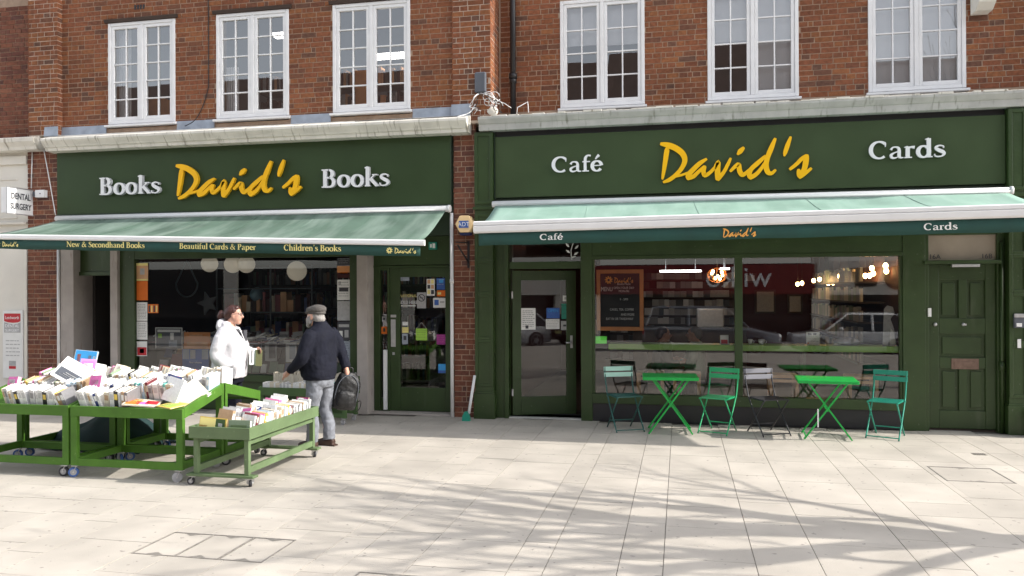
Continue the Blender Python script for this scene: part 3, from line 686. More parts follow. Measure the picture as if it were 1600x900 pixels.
# door side
df = MB().box(-4.50, -4.40, .2, .33, 0, 2.62).box(-4.29, -4.25, .205, .32, 0, 2.2).box(-4.40, -3.24, .2, .32, 2.2, 2.62).box(-4.40, -4.29, .21, .31, 0, .22).box(-4.40, -4.29, .21, .31, 2.12, 2.2).box(-4.5, -3.24, .19, .33, 2.16, 2.19)
obj('door_frame', df, 'green', sfr, .005)
obj('sidelight', MB().quad((-4.41, .26, .2), (-4.28, .26, .2), (-4.28, .26, 2.13), (-4.41, .26, 2.13)), 'glass', sfr)
bx('door_step', -4.5, -3.2, .02, .5, 0, .025, 'stone_pil', sfr)
door = obj('door', MB().box(-4.25, -4.09, .22, .27, .03, 2.16).box(-3.39, -3.25, .22, .27, .03, 2.16).box(-4.09, -3.39, .222, .268, .03, .38).box(-4.09, -3.39, .222, .268, 2.02, 2.16), 'door_green', sfr, .005)
obj('pane', MB().quad((-4.1, .25, .37), (-3.38, .25, .37), (-3.38, .25, 2.03), (-4.1, .25, 2.03)), 'glass', door)
obj('push_plate', MB().box(-4.235, -4.16, .211, .219, .98, 1.39), 'steel', door, .002)
obj('lock', MB().box(-4.235, -4.15, .205, .219, 1.42, 1.46).box(-4.21, -4.175, .208, .219, .86, .9), 'steel', door, .002)
obj('pull_bar', MB().box(-4.33, -4.28, .14, .19, .05, .94).box(-4.315, -4.295, .19, .21, .1, .14).box(-4.315, -4.295, .19, .21, .85, .89), 'alu', door, .004)
tag(obj('drainpipe', MB().tube([(-3.215, -.035, 0), (-3.215, -.035, 2.93)], .026, 10).tube([(-3.215, -.035, 1.92), (-3.215, -.035, 1.98)], .032, 10), 'alu'), 'slim white pipe running down beside the bookshop door', 'pipe')
tag(obj('drainpipe', MB().tube([(-9.77, -.035, 0), (-9.77, -.035, 2.7)], .024, 10), 'alu'), 'slim white pipe on the pier edge left of the dark doorway', 'pipe')

# ------------------------------------------------------------------ café building
cb = thing('shop_building', 'red brick building over the café with white blinds in its windows', 'building', (.7, .5, 0))
WIN_R = [(-1.71, -.49), (.385, 1.605), (2.5, 3.71)]
HR = [(a, b, 4.42, 6.04) for a, b in WIN_R]
wall = obj('wall', grid_wall(MB(), -2.63, 5.4, .504, .78, 4.2, 8.0, HR), 'mortar', cb)
lay_bricks(brick_rects(-2.6, 4.9, 4.455, 6.34, HR, 8), .5, wall)
upper_window(cb, *WIN_R[0], 4.48, 6.04, .5, 4, blind=[(-1.66, -1.12, 5.42), (-1.08, -.53, 5.40)])
upper_window(cb, *WIN_R[1], 4.48, 6.04, .5, 4, blind=[(.43, .98, 5.33), (1.01, 1.57, 4.5)])
upper_window(cb, *WIN_R[2], 4.48, 6.04, .5, 4, blind=[(2.55, 3.09, 4.5), (3.12, 3.67, 4.5)])
prof = [(-.02, 4.07), (-.14, 4.07), (-.15, 4.155), (-.165, 4.165), (-.20, 4.225), (-.20, 4.255), (-.18, 4.262), (.2, 4.32), (.5, 4.33), (.5, 4.07)]
obj('cornice', MB().extrude_x(prof, -2.78, 4.2), 'stone_grey', cb, .004)
# broken render along the cornice top
rnd = random.Random(9); lip = MB(); xx = -2.75
while xx < 4.15:
    w = rnd.uniform(.05, .3); lip.box(xx, xx + w, -.205 + rnd.uniform(-.004, .01), -.1, 4.252, 4.268 + rnd.uniform(-.008, .012)); xx += w + rnd.choice((0, .01, .03))
obj('cornice_cap', lip, 'white_old', cb, .003)
bx('fascia_beam', -2.6, 4.2, .1, .5, 2.6, 4.06, 'green_dark', cb)
sh = MB().box(-2.75, 5.4, .5, 8, 2.85, 3.0).box(-2.75, 5.4, .8, 8, 3.3, 3.5).box(-2.75, 5.4, 4.3, 4.5, 3.5, 7.8).box(-2.75, 5.4, .55, 8, 8.0, 8.2)
sh.box(5.3, 5.5, .5, 8, 0, 8).box(-2.9, 5.4, 7.9, 8, 0, 3)
obj('inner_structure', sh, 'room_wall', cb)
bx('roof', -2.6, 5.5, .35, 8.2, 8.2, 8.5, 'terrac', cb)
cw = MB().box(-2.7, 5.3, 6.6, 6.75, 0, 2.85); obj('back_wall', cw, 'interior_red', cb)
obj('side_wall', MB().box(-2.74, -2.62, .5, 6.6, 0, 2.85).box(2.95, 3.05, .5, 6.6, 0, 2.85), 'interior_red', cb)
bx('shop_floor', -2.7, 5.3, .1, 7.9, -.02, .02, 'interior_floor', cb, 0)
bx('ceiling', -2.6, 2.95, .5, 6.6, 2.66, 2.70, 'interior_red', cb, 0)

# café shopfront
cf = thing('shopfront', 'green café front with open glass door, wide window and panelled house door', 'shopfront', (.7, .05, 0))
def pilaster(x0, x1, parent, zt=4.06, side=1):
    m = MB(); y = -.10
    m.box(x0, x1, y, .2, .36, zt); m.box(x0 - .02, x1 + .02, y - .025, .2, 0, .36); m.box(x0 - .012, x1 + .012, y - .015, .2, .36, .385)
    f = .045
    for (a, b) in ((.5, 1.08), (1.16, 1.72), (1.8, 2.2), (2.28, 2.86), (3.08, 4.0)):
        m.box(x0, x0 + f, y - .014, y - .0005, a - .04, b + .04); m.box(x1 - f, x1, y - .014, y - .0005, a - .04, b + .04)
        m.box(x0 + f, x1 - f, y - .0142, y - .0005, a - .04, a); m.box(x0 + f, x1 - f, y - .0142, y - .0005, b, b + .04)
    m.box(x0 - .02, x1 + .02, y - .03, y - .0145, 2.96, 3.0)
    return obj('pilaster', m, 'green', parent, .004)
pilaster(-2.855, -2.59, cf); pilaster(3.99, 4.2, cf)
side = MB().box(-2.59, -2.39, .02, .35, 0, 2.62).box(-2.45, -2.39, -.01, .06, 0, 2.6).box(-1.36, -1.2, -.02, .30, 0, 2.62).box(-2.39, -1.36, .03, .3, 2.12, 2.22).box(-2.39, -1.36, .03, .2, 2.52, 2.62)
side.box(-1.2, 2.79, -.01, .12, 2.29, 2.62).box(2.79, 3.06, -.02, .12, .0, 2.62).box(-1.2, 2.79, -.03, .14, .25, .38).box(.71, .81, .0, .11, .38, 2.29)
side.box(-1.2, 2.79, -.02, .05, 2.24, 2.29).box(-1.2, -1.17, .0, .08, .38, 2.24).box(2.76, 2.79, .0, .08, .38, 2.24)
obj('window_frame', side, 'green', cf, .005)
obj('plinth', MB().box(-1.26, 2.88, .0, .2, 0, .25), 'plinth', cf, .004)
for (a, b) in ((-1.18, .72), (.80, 2.78)): obj('pane', MB().quad((a, .05, .37), (b, .05, .37), (b, .05, 2.26), (a, .05, 2.26)), 'glass_cafe', cf)
obj('transom_light', MB().quad((-2.39, .12, 2.22), (-1.36, .12, 2.22), (-1.36, .12, 2.53), (-2.39, .12, 2.53)), 'glass', cf)
bx('door_step', -2.45, -1.3, .0, .7, 0, .02, 'stone_grey', cf)
bx('doormat', -2.3, -1.4, .32, .7, .02, .03, 'black', cf, 0)
# open door, hinged on the left, swung a little inwards
dm = MB().box(0, .13, -.025, .025, .03, 2.1).box(.79, .93, -.025, .025, .03, 2.1).box(.13, .79, -.023, .023, .03, .29).box(.13, .79, -.023, .023, 1.96, 2.1)
cd = obj('door', dm, 'door_green', cf, .005)
cd.matrix_parent_inverse = Matrix.Translation(-wloc(cf)); cd.location = (-2.37, .14, 0); cd.rotation_euler.z = math.radians(19)
obj('pane', MB().quad((.12, .0, .28), (.80, 0, .28), (.80, 0, 1.97), (.12, 0, 1.97)), 'glass', cd, world=False)
obj('handle', MB().beam((.86, -.03, .98), (.86, -.03, 1.16), .035, .01).tube([(.86, -.03, 1.06), (.86, -.08, 1.06), (.77, -.08, 1.06)], .011), 'steel', cd, world=False)
obj('hinge', MB().box(-.01, .012, -.032, .03, .3, .4).box(-.01, .012, -.032, .03, 1.7, 1.8), 'steel', cd, world=False)
# panelled house door
hf = MB().box(3.06, 3.10, -.01, .16, 0, 2.62).box(3.9, 3.99, .02, .16, 0, 2.62).box(3.10, 3.9, -.01, .15, 2.13, 2.18).box(3.04, 3.93, -.05, -.01, 2.13, 2.175).box(3.10, 3.9, .03, .15, 2.5, 2.62)
obj('door_frame', hf, 'green', cf, .004)
hd = MB().box(3.10, 3.9, .095, .14, .03, 2.13)
X = (3.10, 3.27, 3.50, 3.58, 3.82, 3.9)
for (a, b, c, d) in ((3.10, 3.24, .03, 2.13), (3.78, 3.9, .03, 2.13), (3.24, 3.78, .03, .26), (3.24, 3.78, .80, .94), (3.24, 3.78, 1.24, 1.44), (3.24, 3.78, 1.93, 2.13), (3.47, 3.57, .26, .80), (3.47, 3.57, 1.44, 1.93)): hd.box(a, b, .065, .0945, c, d)
for (a, b, c, d) in ((3.28, 3.43, .30, .76), (3.61, 3.74, .30, .76), (3.28, 3.74, .98, 1.2), (3.28, 3.43, 1.48, 1.89), (3.61, 3.74, 1.48, 1.89)): hd.box(a, b, .078, .0946, c, d)
hdo = obj('door', hd, 'door_green', cf, .006, label='green four panelled house door with letterbox')
obj('letterbox', MB().box(3.38, 3.70, .055, .064, .79, .925).box(3.41, 3.67, .048, .0548, .82, .89), mat('tarnished_brass', (.20, .13, .10), .45, .2, 20, metal=.3), hdo, .003)
obj('door_knob', MB().ell((3.19, .045, 1.36), (.025, .025, .025)).ell((3.52, .05, 1.36), (.022, .02, .022)).box(3.535, 3.56, .058, .0648, 1.345, 1.37), 'steel', hdo)
obj('bell_push', MB().box(3.085, 3.125, -.03, -.012, 1.46, 1.57), 'alu', cf, .003)
obj('transom_light', MB().box(3.10, 3.9, .06, .066, 2.18, 2.5), mat('frosted_glass', (.36, .30, .24), .25, .12, 3), cf)
text('16A', .085, 3.12, .056, 2.20, 'ink', cf); text('16B', .085, 3.73, .056, 2.20, 'ink', cf)
obj('closer', MB().box(3.36, 3.68, -.055, -.0105, 2.09, 2.125), 'steel', hdo, .003)
tag(obj('drainpipe', MB().tube([(3.945, -.005, 0), (3.945, -.005, 2.4)], .022, 10).tube([(3.945, -.005, .78), (3.945, -.005, .9)], .034, 10), 'green'), 'thin dark green pipe beside the panelled house door', 'pipe')
t = thing('intercom', 'grey door entry panel on the right hand green pilaster', 'intercom', (4.08, -.12, 1.4))
obj('panel', MB().box(4.03, 4.14, -.16, -.114, 1.33, 1.5), 'grey', t, .004); obj('hood', MB().box(4.025, 4.145, -.175, -.161, 1.46, 1.505), 'steel', t, .003); obj('button', MB().box(4.05, 4.11, -.17, -.161, 1.345, 1.39), 'alu', t, .002)
tag(obj('bell_push', MB().box(4.075, 4.115, -.13, -.1145, 1.08, 1.19), 'alu', None, .003), 'small white bell push below the grey entry panel', 'doorbell')
t = thing('litter_bin', 'dark bin at the foot of the right hand pilaster', 'bin', (4.28, -.2, 0))
obj('body', MB().rings([[(4.28 + r * math.cos(2 * PI * j / 16), -.2 + r * math.sin(2 * PI * j / 16), z) for j in range(16)] for r, z in ((.10, 0), (.13, .3))]), 'black', t); obj('rim', MB().rings([[(4.28 + r * math.cos(2 * PI * j / 16), -.2 + r * math.sin(2 * PI * j / 16), z) for j in range(16)] for r, z in ((.132, .28), (.137, .3), (.132, .32))]), 'grey', t)

# neighbour to the right and dental surgery to the left
nb = thing('shop_building', 'neighbouring shop with a bright blue sign edge at the right of the café', 'building', (6, 0, 0))
obj('wall', MB().box(4.215, 9, .05, 6, 0, 4.3).box(5.5, 9, .1, 8, 4.3, 8.2), 'stone_pil', nb)
obj('sign_edge', MB().box(4.215, 9, -.1, .04, 3.08, 4.02), 'blue_sign', nb); obj('sign_trim', MB().box(4.205, 4.225, -.115, .0, 3.06, 4.04), 'white', nb)
ds = thing('dental_building', 'cream rendered dental surgery front with brick storey above', 'building', (-13, 0, 0))
obj('wall', MB().box(-18, -10.385, .03, .4, 0, 4.1), 'cream', ds)
tr = MB().box(-18, -10.385, -.01, .03, 2.76, 2.82).box(-18, -10.41, -.03, .03, 2.92, 2.96).box(-18, -10.40, -.015, .03, 3.9, 4.04).box(-18, -10.6, .015, .03, 3.02, 3.05).box(-18, -10.6, .015, .03, 3.65, 3.68).box(-10.44, -10.385, -.02, .03, 0, 2.76)
obj('moulding', tr, 'cream', ds, .006)
obj('cornice', MB().extrude_x([(-.02, 4.09), (-.16, 4.10), (-.18, 4.15), (-.24, 4.22), (-.25, 4.28), (-.02, 4.34), (.1, 4.34), (.1, 4.09)], -18, -10.05), 'white_old', ds, .004)
up_ = obj('upper_wall', MB().box(-18.0, -10.25, .118, .4, 4.3, 8.0), 'mortar', ds); lay_bricks(brick_rects(-11.6, -10.24, 4.36, 6.55, (), 44), .11, up_, 'brick_dark', cap=140)
obj('window_frame', MB().box(-11.2, -11.07, .08, .14, 4.5, 5.95), 'white', ds)
obj('inner_structure', MB().box(-18, -10.45, .4, 6, 0, 8.2), 'room_wall', ds)
# ------------------------------------------------------------------ fascia signs
sg = thing('fascia_sign', 'dark green bookshop sign reading Books David\'s Books under the white cornice', 'shop sign', (-6.5, 0, 3.05))
obj('board', MB().box(-9.79, -3.225, -.04, .018, 3.06, 4.05), 'green_sign', sg, .004)
obj('board_trim', MB().box(-9.80, -3.215, -.05, -.0, 3.03, 3.058).box(-3.226, -3.212, -.048, .01, 3.06, 4.05), 'green_dark', sg, .002)
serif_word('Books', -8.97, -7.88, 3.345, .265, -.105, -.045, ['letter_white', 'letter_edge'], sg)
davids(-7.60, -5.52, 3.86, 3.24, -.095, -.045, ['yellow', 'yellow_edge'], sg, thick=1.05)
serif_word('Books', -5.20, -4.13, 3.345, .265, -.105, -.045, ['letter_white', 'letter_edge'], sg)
sg = thing('fascia_sign', 'wide green café sign reading Café David\'s Cards under the grey cornice', 'shop sign', (.7, 0, 3.05))
obj('board', MB().box(-2.565, 3.98, -.05, .05, 3.13, 3.99), 'green_sign2', sg, .004)
obj('painted_cornice_shade', MB().box(-2.57, 3.985, -.01, .06, 3.992, 4.068), 'black', sg)  # black strip that paints in the shade under the cornice
obj('board_trim', MB().box(-2.585, 3.99, .0, .06, 3.04, 3.12).box(-2.585, -2.567, -.04, .05, 3.12, 4.05), 'green_dark', sg, .002)
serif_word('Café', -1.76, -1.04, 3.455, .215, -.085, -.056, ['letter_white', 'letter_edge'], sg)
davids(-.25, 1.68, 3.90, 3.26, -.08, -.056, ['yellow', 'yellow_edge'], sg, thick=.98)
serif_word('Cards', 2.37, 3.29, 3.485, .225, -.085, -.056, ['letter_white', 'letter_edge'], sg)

# ------------------------------------------------------------------ awnings
def awning(label, x0, x1, xr0, xr1, zr0, zr1, ztop, yfront, railh, vdrop, fabric, words, loc, seams, rail_box=False):
    t = thing('awning', label, 'awning', loc)
    zr = lambda x: zr0 + (zr1 - zr0) * (x - xr0) / (xr1 - xr0)           # rail centre height
    obj('cassette', MB().tube([(x0, -.12, ztop), (x1, -.12, ztop)], .045, 14).box(x0, x1, -.1, .0, ztop - .03, ztop + .045), 'alu', t)
    obj('cassette_cap', MB().tube([(x1 - .02, -.12, ztop), (x1 + .012, -.12, ztop)], .055, 14), 'alu', t)
    # cloth with sag and slight ripples
    m = MB(); NX, NY = 60, 12; rnd = random.Random(len(label)); ph = [rnd.uniform(0, 6) for _ in range(6)]
    for j in range(NY + 1):
        v = j / NY
        for i in range(NX + 1):
            u = i / NX; x = (x0 + .05) * (1 - v) + (xr0 + .05) * v + u * ((x1 - .05) * (1 - v) + (xr1 - .05) * v - (x0 + .05) * (1 - v) - (xr0 + .05) * v)
            z = (ztop - .03) * (1 - v) + (zr(x) + railh * .3) * v - .04 * math.sin(PI * v) + .010 * math.sin(9 * u * 3 + ph[0] + 2 * v) * math.sin(PI * v) + .007 * math.sin(31 * u + ph[1] - 3 * v) * math.sin(PI * v)
            m.v.append((x, -.15 + (yfront + .15) * v, z))
    for j in range(NY):
        for i in range(NX): a = j * (NX + 1) + i; m.face([a, a + 1, a + NX + 2, a + NX + 1], 0, True)
    b = len(m.v)
    o = obj('canopy', m, fabric, t); s = o.modifiers.new('thickness', 'SOLIDIFY'); s.thickness = .003
    for u in seams:
        seam = MB(); P = []
        for j in range(NY + 1):
            p = m.v[j * (NX + 1) + round(u * NX)]; P.append((p[0], p[1], p[2] + .003))
        seam.tube(P, .003, 4); obj('seam', seam, fabric, t)
    y = yfront; r = MB()
    if rail_box:
        prof = [(-.03, -railh / 2), (-.05, -railh / 2 + .02), (-.055, railh * .05), (-.03, railh * .1), (-.05, railh * .16), (-.05, railh * .42), (-.02, railh / 2), (.03, railh / 2), (.03, -railh / 2)]
    else: prof = [(-.022, -railh / 2), (-.035, -railh * .3), (-.035, railh * .05), (-.028, railh * .1), (-.035, railh * .16), (-.03, railh * .4), (-.012, railh / 2), (.02, railh / 2), (.02, -railh / 2)]
    n = len(prof); r.v += [(xr0, y + p[0], zr(xr0) + p[1]) for p in prof] + [(xr1, y + p[0], zr(xr1) + p[1]) for p in prof]
    r.face(list(range(n))); r.face(list(range(2 * n - 1, n - 1, -1)))
    for i in range(n): r.face([i, n + i, n + (i + 1) % n, (i + 1) % n])
    obj('front_rail', r, 'alu', t, .003)
    v = MB(); NX = 80
    for i in range(NX + 1):
        x = xr0 + .06 + (xr1 - xr0 - .12) * i / NX; yo = .004 * math.sin(i * .9) + .003 * math.sin(i * .37)
        v.v += [(x, y - .005, zr(x) - railh / 2 + .005), (x, y - .006 + yo, zr(x) - railh / 2 - vdrop + .003 * math.sin(i * .5))]
    for i in range(NX): v.face([2 * i, 2 * i + 1, 2 * i + 3, 2 * i + 2], 0, True)
    o = obj('valance', v, 'valance', t); s = o.modifiers.new('thickness', 'SOLIDIFY'); s.thickness = .002
    for (x, sgn) in ((x0 + .5, 1), (x1 - .5, -1)):
        zf = zr(x) - .03
        obj('folding_arm', MB().tube([(x, -.1, ztop - .09), (x + sgn * .75, y * .52, (ztop + zf) / 2 - .13), (x + sgn * .1, y + .05, zf - .03)], .02, 8), 'alu', t)
    zb = lambda x: zr(x) - railh / 2 - vdrop
    for (kind, s_, a, b_, dz, cap, mt) in words:
        if kind == 'serif': o = obj('lettering', serif_word(s_, a, b_, 0, cap, y - .017, y - .0155, None, None, False, lambda x: zb(x) + dz), mt, t)
        else: o = obj('lettering', davids(a, b_, dz + cap, dz, y - .017, y - .0155, None, None, False, lambda x: zb(x), thick=1.15), mt, t)
    return t, zb
t, zb = awning("left green awning with yellow bookshop lettering along its valance", -9.73, -3.22, -9.85, -3.17, 2.622, 2.425, 2.985, -1.40, .075, .135, 'awning',
    [('serif', 'New & Secondhand Books', -8.42, -7.18, .045, .075, 'print_yellow'), ('serif', 'Beautiful Cards & Paper', -6.65, -5.51, .045, .075, 'print_yellow'), ('serif', "Children's Books", -5.11, -4.30, .045, .078, 'print_yellow'),
     ('brush', '', -9.48, -9.21, .03, .085, 'print_yellow'), ('brush', '', -3.57, -3.28, .03, .085, 'print_yellow')], (-6.5, -.1, 2.4), (.13, .27, .42, .55, .70, .84))
def badge(x, z, y, r, mname, parent):
    m = MB()
    for k in range(9):
        a = k * 2 * PI / 9; m.stroke([(x + r * .3 * math.cos(a), z + r * .3 * math.sin(a), r * .3), (x + r * .8 * math.cos(a + .25), z + r * .8 * math.sin(a + .25), r * .36), (x + r * math.cos(a + .35), z + r * math.sin(a + .35), r * .1)], y - .0002 * k, y + .0015 - .0002 * k, 0, None, 2)
    obj('badge', m, mname, parent)
badge(-9.56, zb(-9.56) + .068, -1.417, .042, 'print_yellow', t); badge(-3.64, zb(-3.64) + .068, -1.417, .042, 'print_yellow', t)
t, zb = awning("right pale green awning with Café and Cards on its valance", -2.59, 4.02, -2.52, 4.13, 2.605, 2.67, 3.03, -1.42, .15, .155, 'awning2',
    [('serif', 'Café', -1.69, -1.40, .05, .072, 'print_white'), ('brush', '', .49, .86, .02, .125, 'print_orange'), ('serif', 'Cards', 2.65, 3.0, .045, .075, 'print_white')], (.75, -.1, 2.4), (.2, .42, .63, .81), True)

# ------------------------------------------------------------------ things on the wall
t = thing('alarm_box', 'cream hexagonal alarm box with blue ADT panel on the brick pier', 'alarm box', (-2.98, -.1, 2.75))
t.rotation_euler.z = math.radians(0)
hexp = [(-2.98 + .135 * math.cos(math.radians(a)), 2.755 + .135 * math.sin(math.radians(a)) * 1.02) for a in range(0, 360, 60)]
obj('cover', MB().prism([(p[0], p[1]) for p in hexp], -.21, -.02), 'adt', t, .012)
obj('panel', MB().box(-3.055, -2.915, -.218, -.2105, 2.70, 2.80), 'blue_print', t, .002); text('ADT', .085, -2.985, -.2195, 2.722, 'letter_white', t, 'CENTER')
obj('base', MB().box(-3.05, -2.91, -.19, -.02, 2.60, 2.645), mat('navy_plastic', (.015, .025, .09), .4), t, .004)
t = thing('wall_bracket', 'small black iron bracket on the pier below the alarm box', 'bracket', (-2.98, -.05, 2.3))
obj('upright', MB().box(-2.985, -2.955, -.03, -.01, 2.14, 2.52), 'black', t); obj('brace', MB().beam((-2.97, -.03, 2.22), (-3.08, -.2, 2.46), .016, .016).beam((-2.97, -.03, 2.5), (-3.10, -.22, 2.5), .016, .016), 'black', t)
t = thing('junction_box', 'dark grey rectangular cover on the brick pier above the cornice', 'junction box', (-2.76, -.07, 4.78))
obj('cover', MB().box(-2.845, -2.68, -.13, -.062, 4.62, 4.91), 'grey', t, .02)
cab = thing('cable_bundle', 'loose tangle of white and black cables hanging below the grey cover', 'cables', (-2.7, -.1, 4.4))
rnd = random.Random(3)
for k in range(11):
    a = rnd.uniform(-2.82, -2.68); P = [(a, -.09, 4.62)]; x, z = a, 4.62
    for j in range(5): x += rnd.uniform(-.06, .13); z -= rnd.uniform(.02, .1); P.append((x, -.1 - rnd.uniform(0, .12), max(z, 4.31)))
    obj('cable', MB().tube(catmull(P, 5), .0045, 5), 'alu' if k % 3 else 'black', cab)
for k in range(5):
    cx, cz, r = rnd.uniform(-2.72, -2.55), rnd.uniform(4.42, 4.56), rnd.uniform(.04, .08)
    obj('cable', MB().tube([(cx + r * math.cos(a * .42), -.14 + .004 * a, cz + r * .9 * math.sin(a * .42)) for a in range(15)], .0045, 5), 'alu', cab)
obj('cable', MB().tube(catmull([(-2.8, -.1, 4.5), (-2.86, -.15, 4.36), (-2.95, -.22, 4.29), (-3.3, -.28, 4.26), (-4.6, -.25, 4.27)], 6), .006, 5), 'black', cab)
obj('cable', MB().tube(catmull([(-2.84, -.1, 4.46), (-2.9, -.2, 4.32), (-3.05, -.3, 4.25)], 6), .008, 5), 'alu', cab)
obj('plaster_patch', MB().ell((-2.62, -.03, 4.36), (.10, .04, .07), 10, 6), 'white_old', cab)
t = thing('drainpipe', 'black cast iron downpipe in the recess beside the brick pier', 'pipe', (-2.40, .42, 4.3))
obj('pipe', MB().tube([(-2.40, .42, 4.33), (-2.40, .42, 7.6)], .042, 14), 'black', t); obj('collar', MB().tube([(-2.40, .42, 4.93), (-2.40, .42, 5.0)], .062, 14).tube([(-2.40, .42, 4.86), (-2.40, .42, 4.93)], .053, 14), 'black', t)
obj('clip', MB().box(-2.48, -2.32, .36, .5, 4.35, 4.38), 'black', t)
t = thing('aerial_stub', 'little bent white wire on the cornice left of the first café window', 'wire', (-2.1, .1, 4.35))
obj('wire', MB().tube([(-2.28, .1, 4.34), (-2.27, .1, 4.43), (-2.12, .1, 4.50), (-2.11, .1, 4.35)], .008, 6), 'alu', t)
t = thing('floodlight', 'white box lamp on the brick wall at the upper right', 'wall lamp', (3.84, .35, 5.6))
obj('housing', MB().extrude_x([(.18, 5.50), (.30, 5.42), (.49, 5.42), (.49, 5.95), (.18, 5.95)], 3.76, 3.97), 'cream', t, .01); obj('lens', MB().box(3.85, 3.96, .17, .179, 5.56, 5.9), 'white', t, .004)
tag(obj('wall_cable', MB().tube(catmull([(-7.10, -.008, 6.5), (-7.10, -.008, 5.2), (-7.12, -.01, 4.9), (-7.22, -.02, 4.62), (-7.32, -.05, 4.45), (-7.45, -.1, 4.36)], 6), .007, 5), 'black'), 'black cable running down the brickwork between the left two windows', 'cable')
tag(obj('wall_cable', MB().tube(catmull([(-10.05, -.02, 4.1), (-9.98, -.025, 3.8), (-9.83, -.025, 3.05)], 5), .008, 5), 'alu'), 'white cable slanting down the brick pier beside the green bookshop sign', 'cable')
tag(obj('wall_cable', MB().tube([(-10.27, -.02, 4.1), (-10.29, -.02, 3.5)], .008, 5), 'alu'), 'white cable dropping to the small white camera box', 'cable')
t = thing('camera_box', 'small white camera box on the brick pier beside the dental sign', 'camera', (-10.1, -.05, 3.4))
obj('housing', MB().box(-10.16, -9.99, -.09, -.01, 3.34, 3.46), 'white', t, .006); obj('lens', MB().ell((-10.06, -.092, 3.4), (.012, .008, .012), 8, 6), 'grey', t); obj('arm', MB().box(-10.23, -10.16, -.06, -.02, 3.36, 3.44), 'grey', t)

t = thing('projecting_sign', 'white projecting box sign reading DENTAL SURGERY', 'sign', (-10.28, -.2, 3.3))
obj('box', MB().box(-10.38, -10.27, -.52, .0, 3.06, 3.46), 'white', t, .004)
fr = MB().box(-10.272, -10.262, -.53, .01, 3.045, 3.06).box(-10.272, -10.262, -.53, .01, 3.46, 3.475).box(-10.272, -10.262, -.53, -.52, 3.06, 3.46).box(-10.272, -10.262, .0, .012, 3.06, 3.46); obj('frame', fr, 'steel', t)
text('DENTAL', .135, -10.266, -.255, 3.29, 'ink', t, 'CENTER', PI / 2, narrow=.75, bold=.003); text('SURGERY', .135, -10.266, -.255, 3.13, 'ink', t, 'CENTER', PI / 2, narrow=.72, bold=.003)
t = thing('wall_plaque', 'tall white plaque of the dental surgery on the cream wall', 'plaque', (-10.63, 0, 1))
obj('plate', MB().box(-10.83, -10.45, -.035, .028, .42, 1.52), 'paper', t, .004)
obj('red_band', MB().prism([(-10.8, 1.47), (-10.8, 1.345), (-10.72, 1.325), (-10.63, 1.318), (-10.54, 1.325), (-10.49, 1.345), (-10.49, 1.47)], -.039, -.0355), 'red_print', t); obj('grey_band', MB().prism([(-10.8, 1.33), (-10.8, 1.16), (-10.49, 1.16), (-10.49, 1.33), (-10.54, 1.305), (-10.63, 1.298), (-10.72, 1.305)], -.039, -.0355), 'paper_grey', t)
text('Letchworth', .07, -10.645, -.0405, 1.38, 'letter_white', t, 'CENTER', narrow=.8); text('DENTAL', .072, -10.645, -.0405, 1.245, 'letter_white', t, 'CENTER'); text('SURGERY', .062, -10.645, -.0405, 1.175, 'letter_white', t, 'CENTER')
ln = MB(); rnd = random.Random(2)
for z in (1.02, .96, .9, .84, .78):
    x = -10.77
    while x < -10.53: w = rnd.uniform(.03, .07); ln.box(x, x + w, -.038, -.0355, z, z + .014); x += w + .015
obj('opening_hours', ln, 'paper_grey', t, kind='stuff'); obj('small_logo', MB().box(-10.71, -10.58, -.038, -.0355, .62, .70), 'paper_grey', t); obj('small_logo', MB().box(-10.71, -10.58, -.0385, -.0355, .57, .615), 'red_print', t)

t = thing('broom', 'pale pole broom with teal head leaning against the pilaster', 'broom', (-2.86, -.25, 0))
obj('pole', MB().tube([(-2.90, -.3, .1), (-2.845, -.17, .62)], .02, 8), 'alu', t); obj('head', MB().rings([[(-2.93 + sx * w, -.32 + sy * .03, z) for sx, sy in ((-1, -1), (1, -1), (1, 1), (-1, 1))] for w, z in ((.055, .0), (.05, .07), (.02, .13))], sm=False), 'chair_teal', t)

# ------------------------------------------------------------------ posters, stickers
def poster(name, label, cat, x0, x1, z0, z1, y, base, blocks=(), lines=0, group=None, txt=None, inkm='ink', seed=0):
    t = thing(name, label, cat, ((x0 + x1) / 2, y, z0), group)
    obj('sheet', MB().box(x0, x1, y, y + .002, z0, z1), base, t)
    for (a, b, c, d, mm) in blocks:
        obj('print', MB().box(x0 + (x1 - x0) * a, x0 + (x1 - x0) * b, y - .0012, y - .0002, z0 + (z1 - z0) * c, z0 + (z1 - z0) * d), mm, t)
    if lines:
        rnd = random.Random(seed or len(label)); m = MB(); h = (z1 - z0)
        for k in range(lines):
            z = z1 - h * (.12 + .8 * k / lines); x = x0 + (x1 - x0) * .1
            while x < x1 - (x1 - x0) * .2: w = rnd.uniform(.01, .04) ; m.box(x, min(x + w, x1 - .01), y - .0022, y - .0014, z - h * .018, z); x += w + .008
        obj('print_lines', m, inkm, t, kind='stuff')
    for (s, size, fx, fz, mm) in (txt or ()): text(s, size, x0 + (x1 - x0) * fx, y - .003, z0 + (z1 - z0) * fz, mm, t, 'CENTER')
    return t
yl = .078
poster('poster', 'brown and yellow poster at the top left corner of the bookshop window', 'poster', -8.435, -8.23, 1.99, 2.27, yl, 'wood', [(0, 1, .85, 1, 'print_yellow'), (0, 1, 0, .1, 'print_yellow'), (.3, .7, .35, .7, 'paper_grey')])
poster('poster', 'plain orange poster on the left edge of the bookshop window', 'poster', -8.435, -8.235, 1.68, 1.985, yl, 'orange_paper')
poster('notice', 'upper white typed notice at the left edge of the bookshop window', 'notice', -8.435, -8.245, 1.355, 1.65, yl, 'paper', lines=10)
poster('notice', 'lower white typed notice at the left edge of the bookshop window', 'notice', -8.435, -8.245, 1.06, 1.345, yl, 'paper', lines=9)
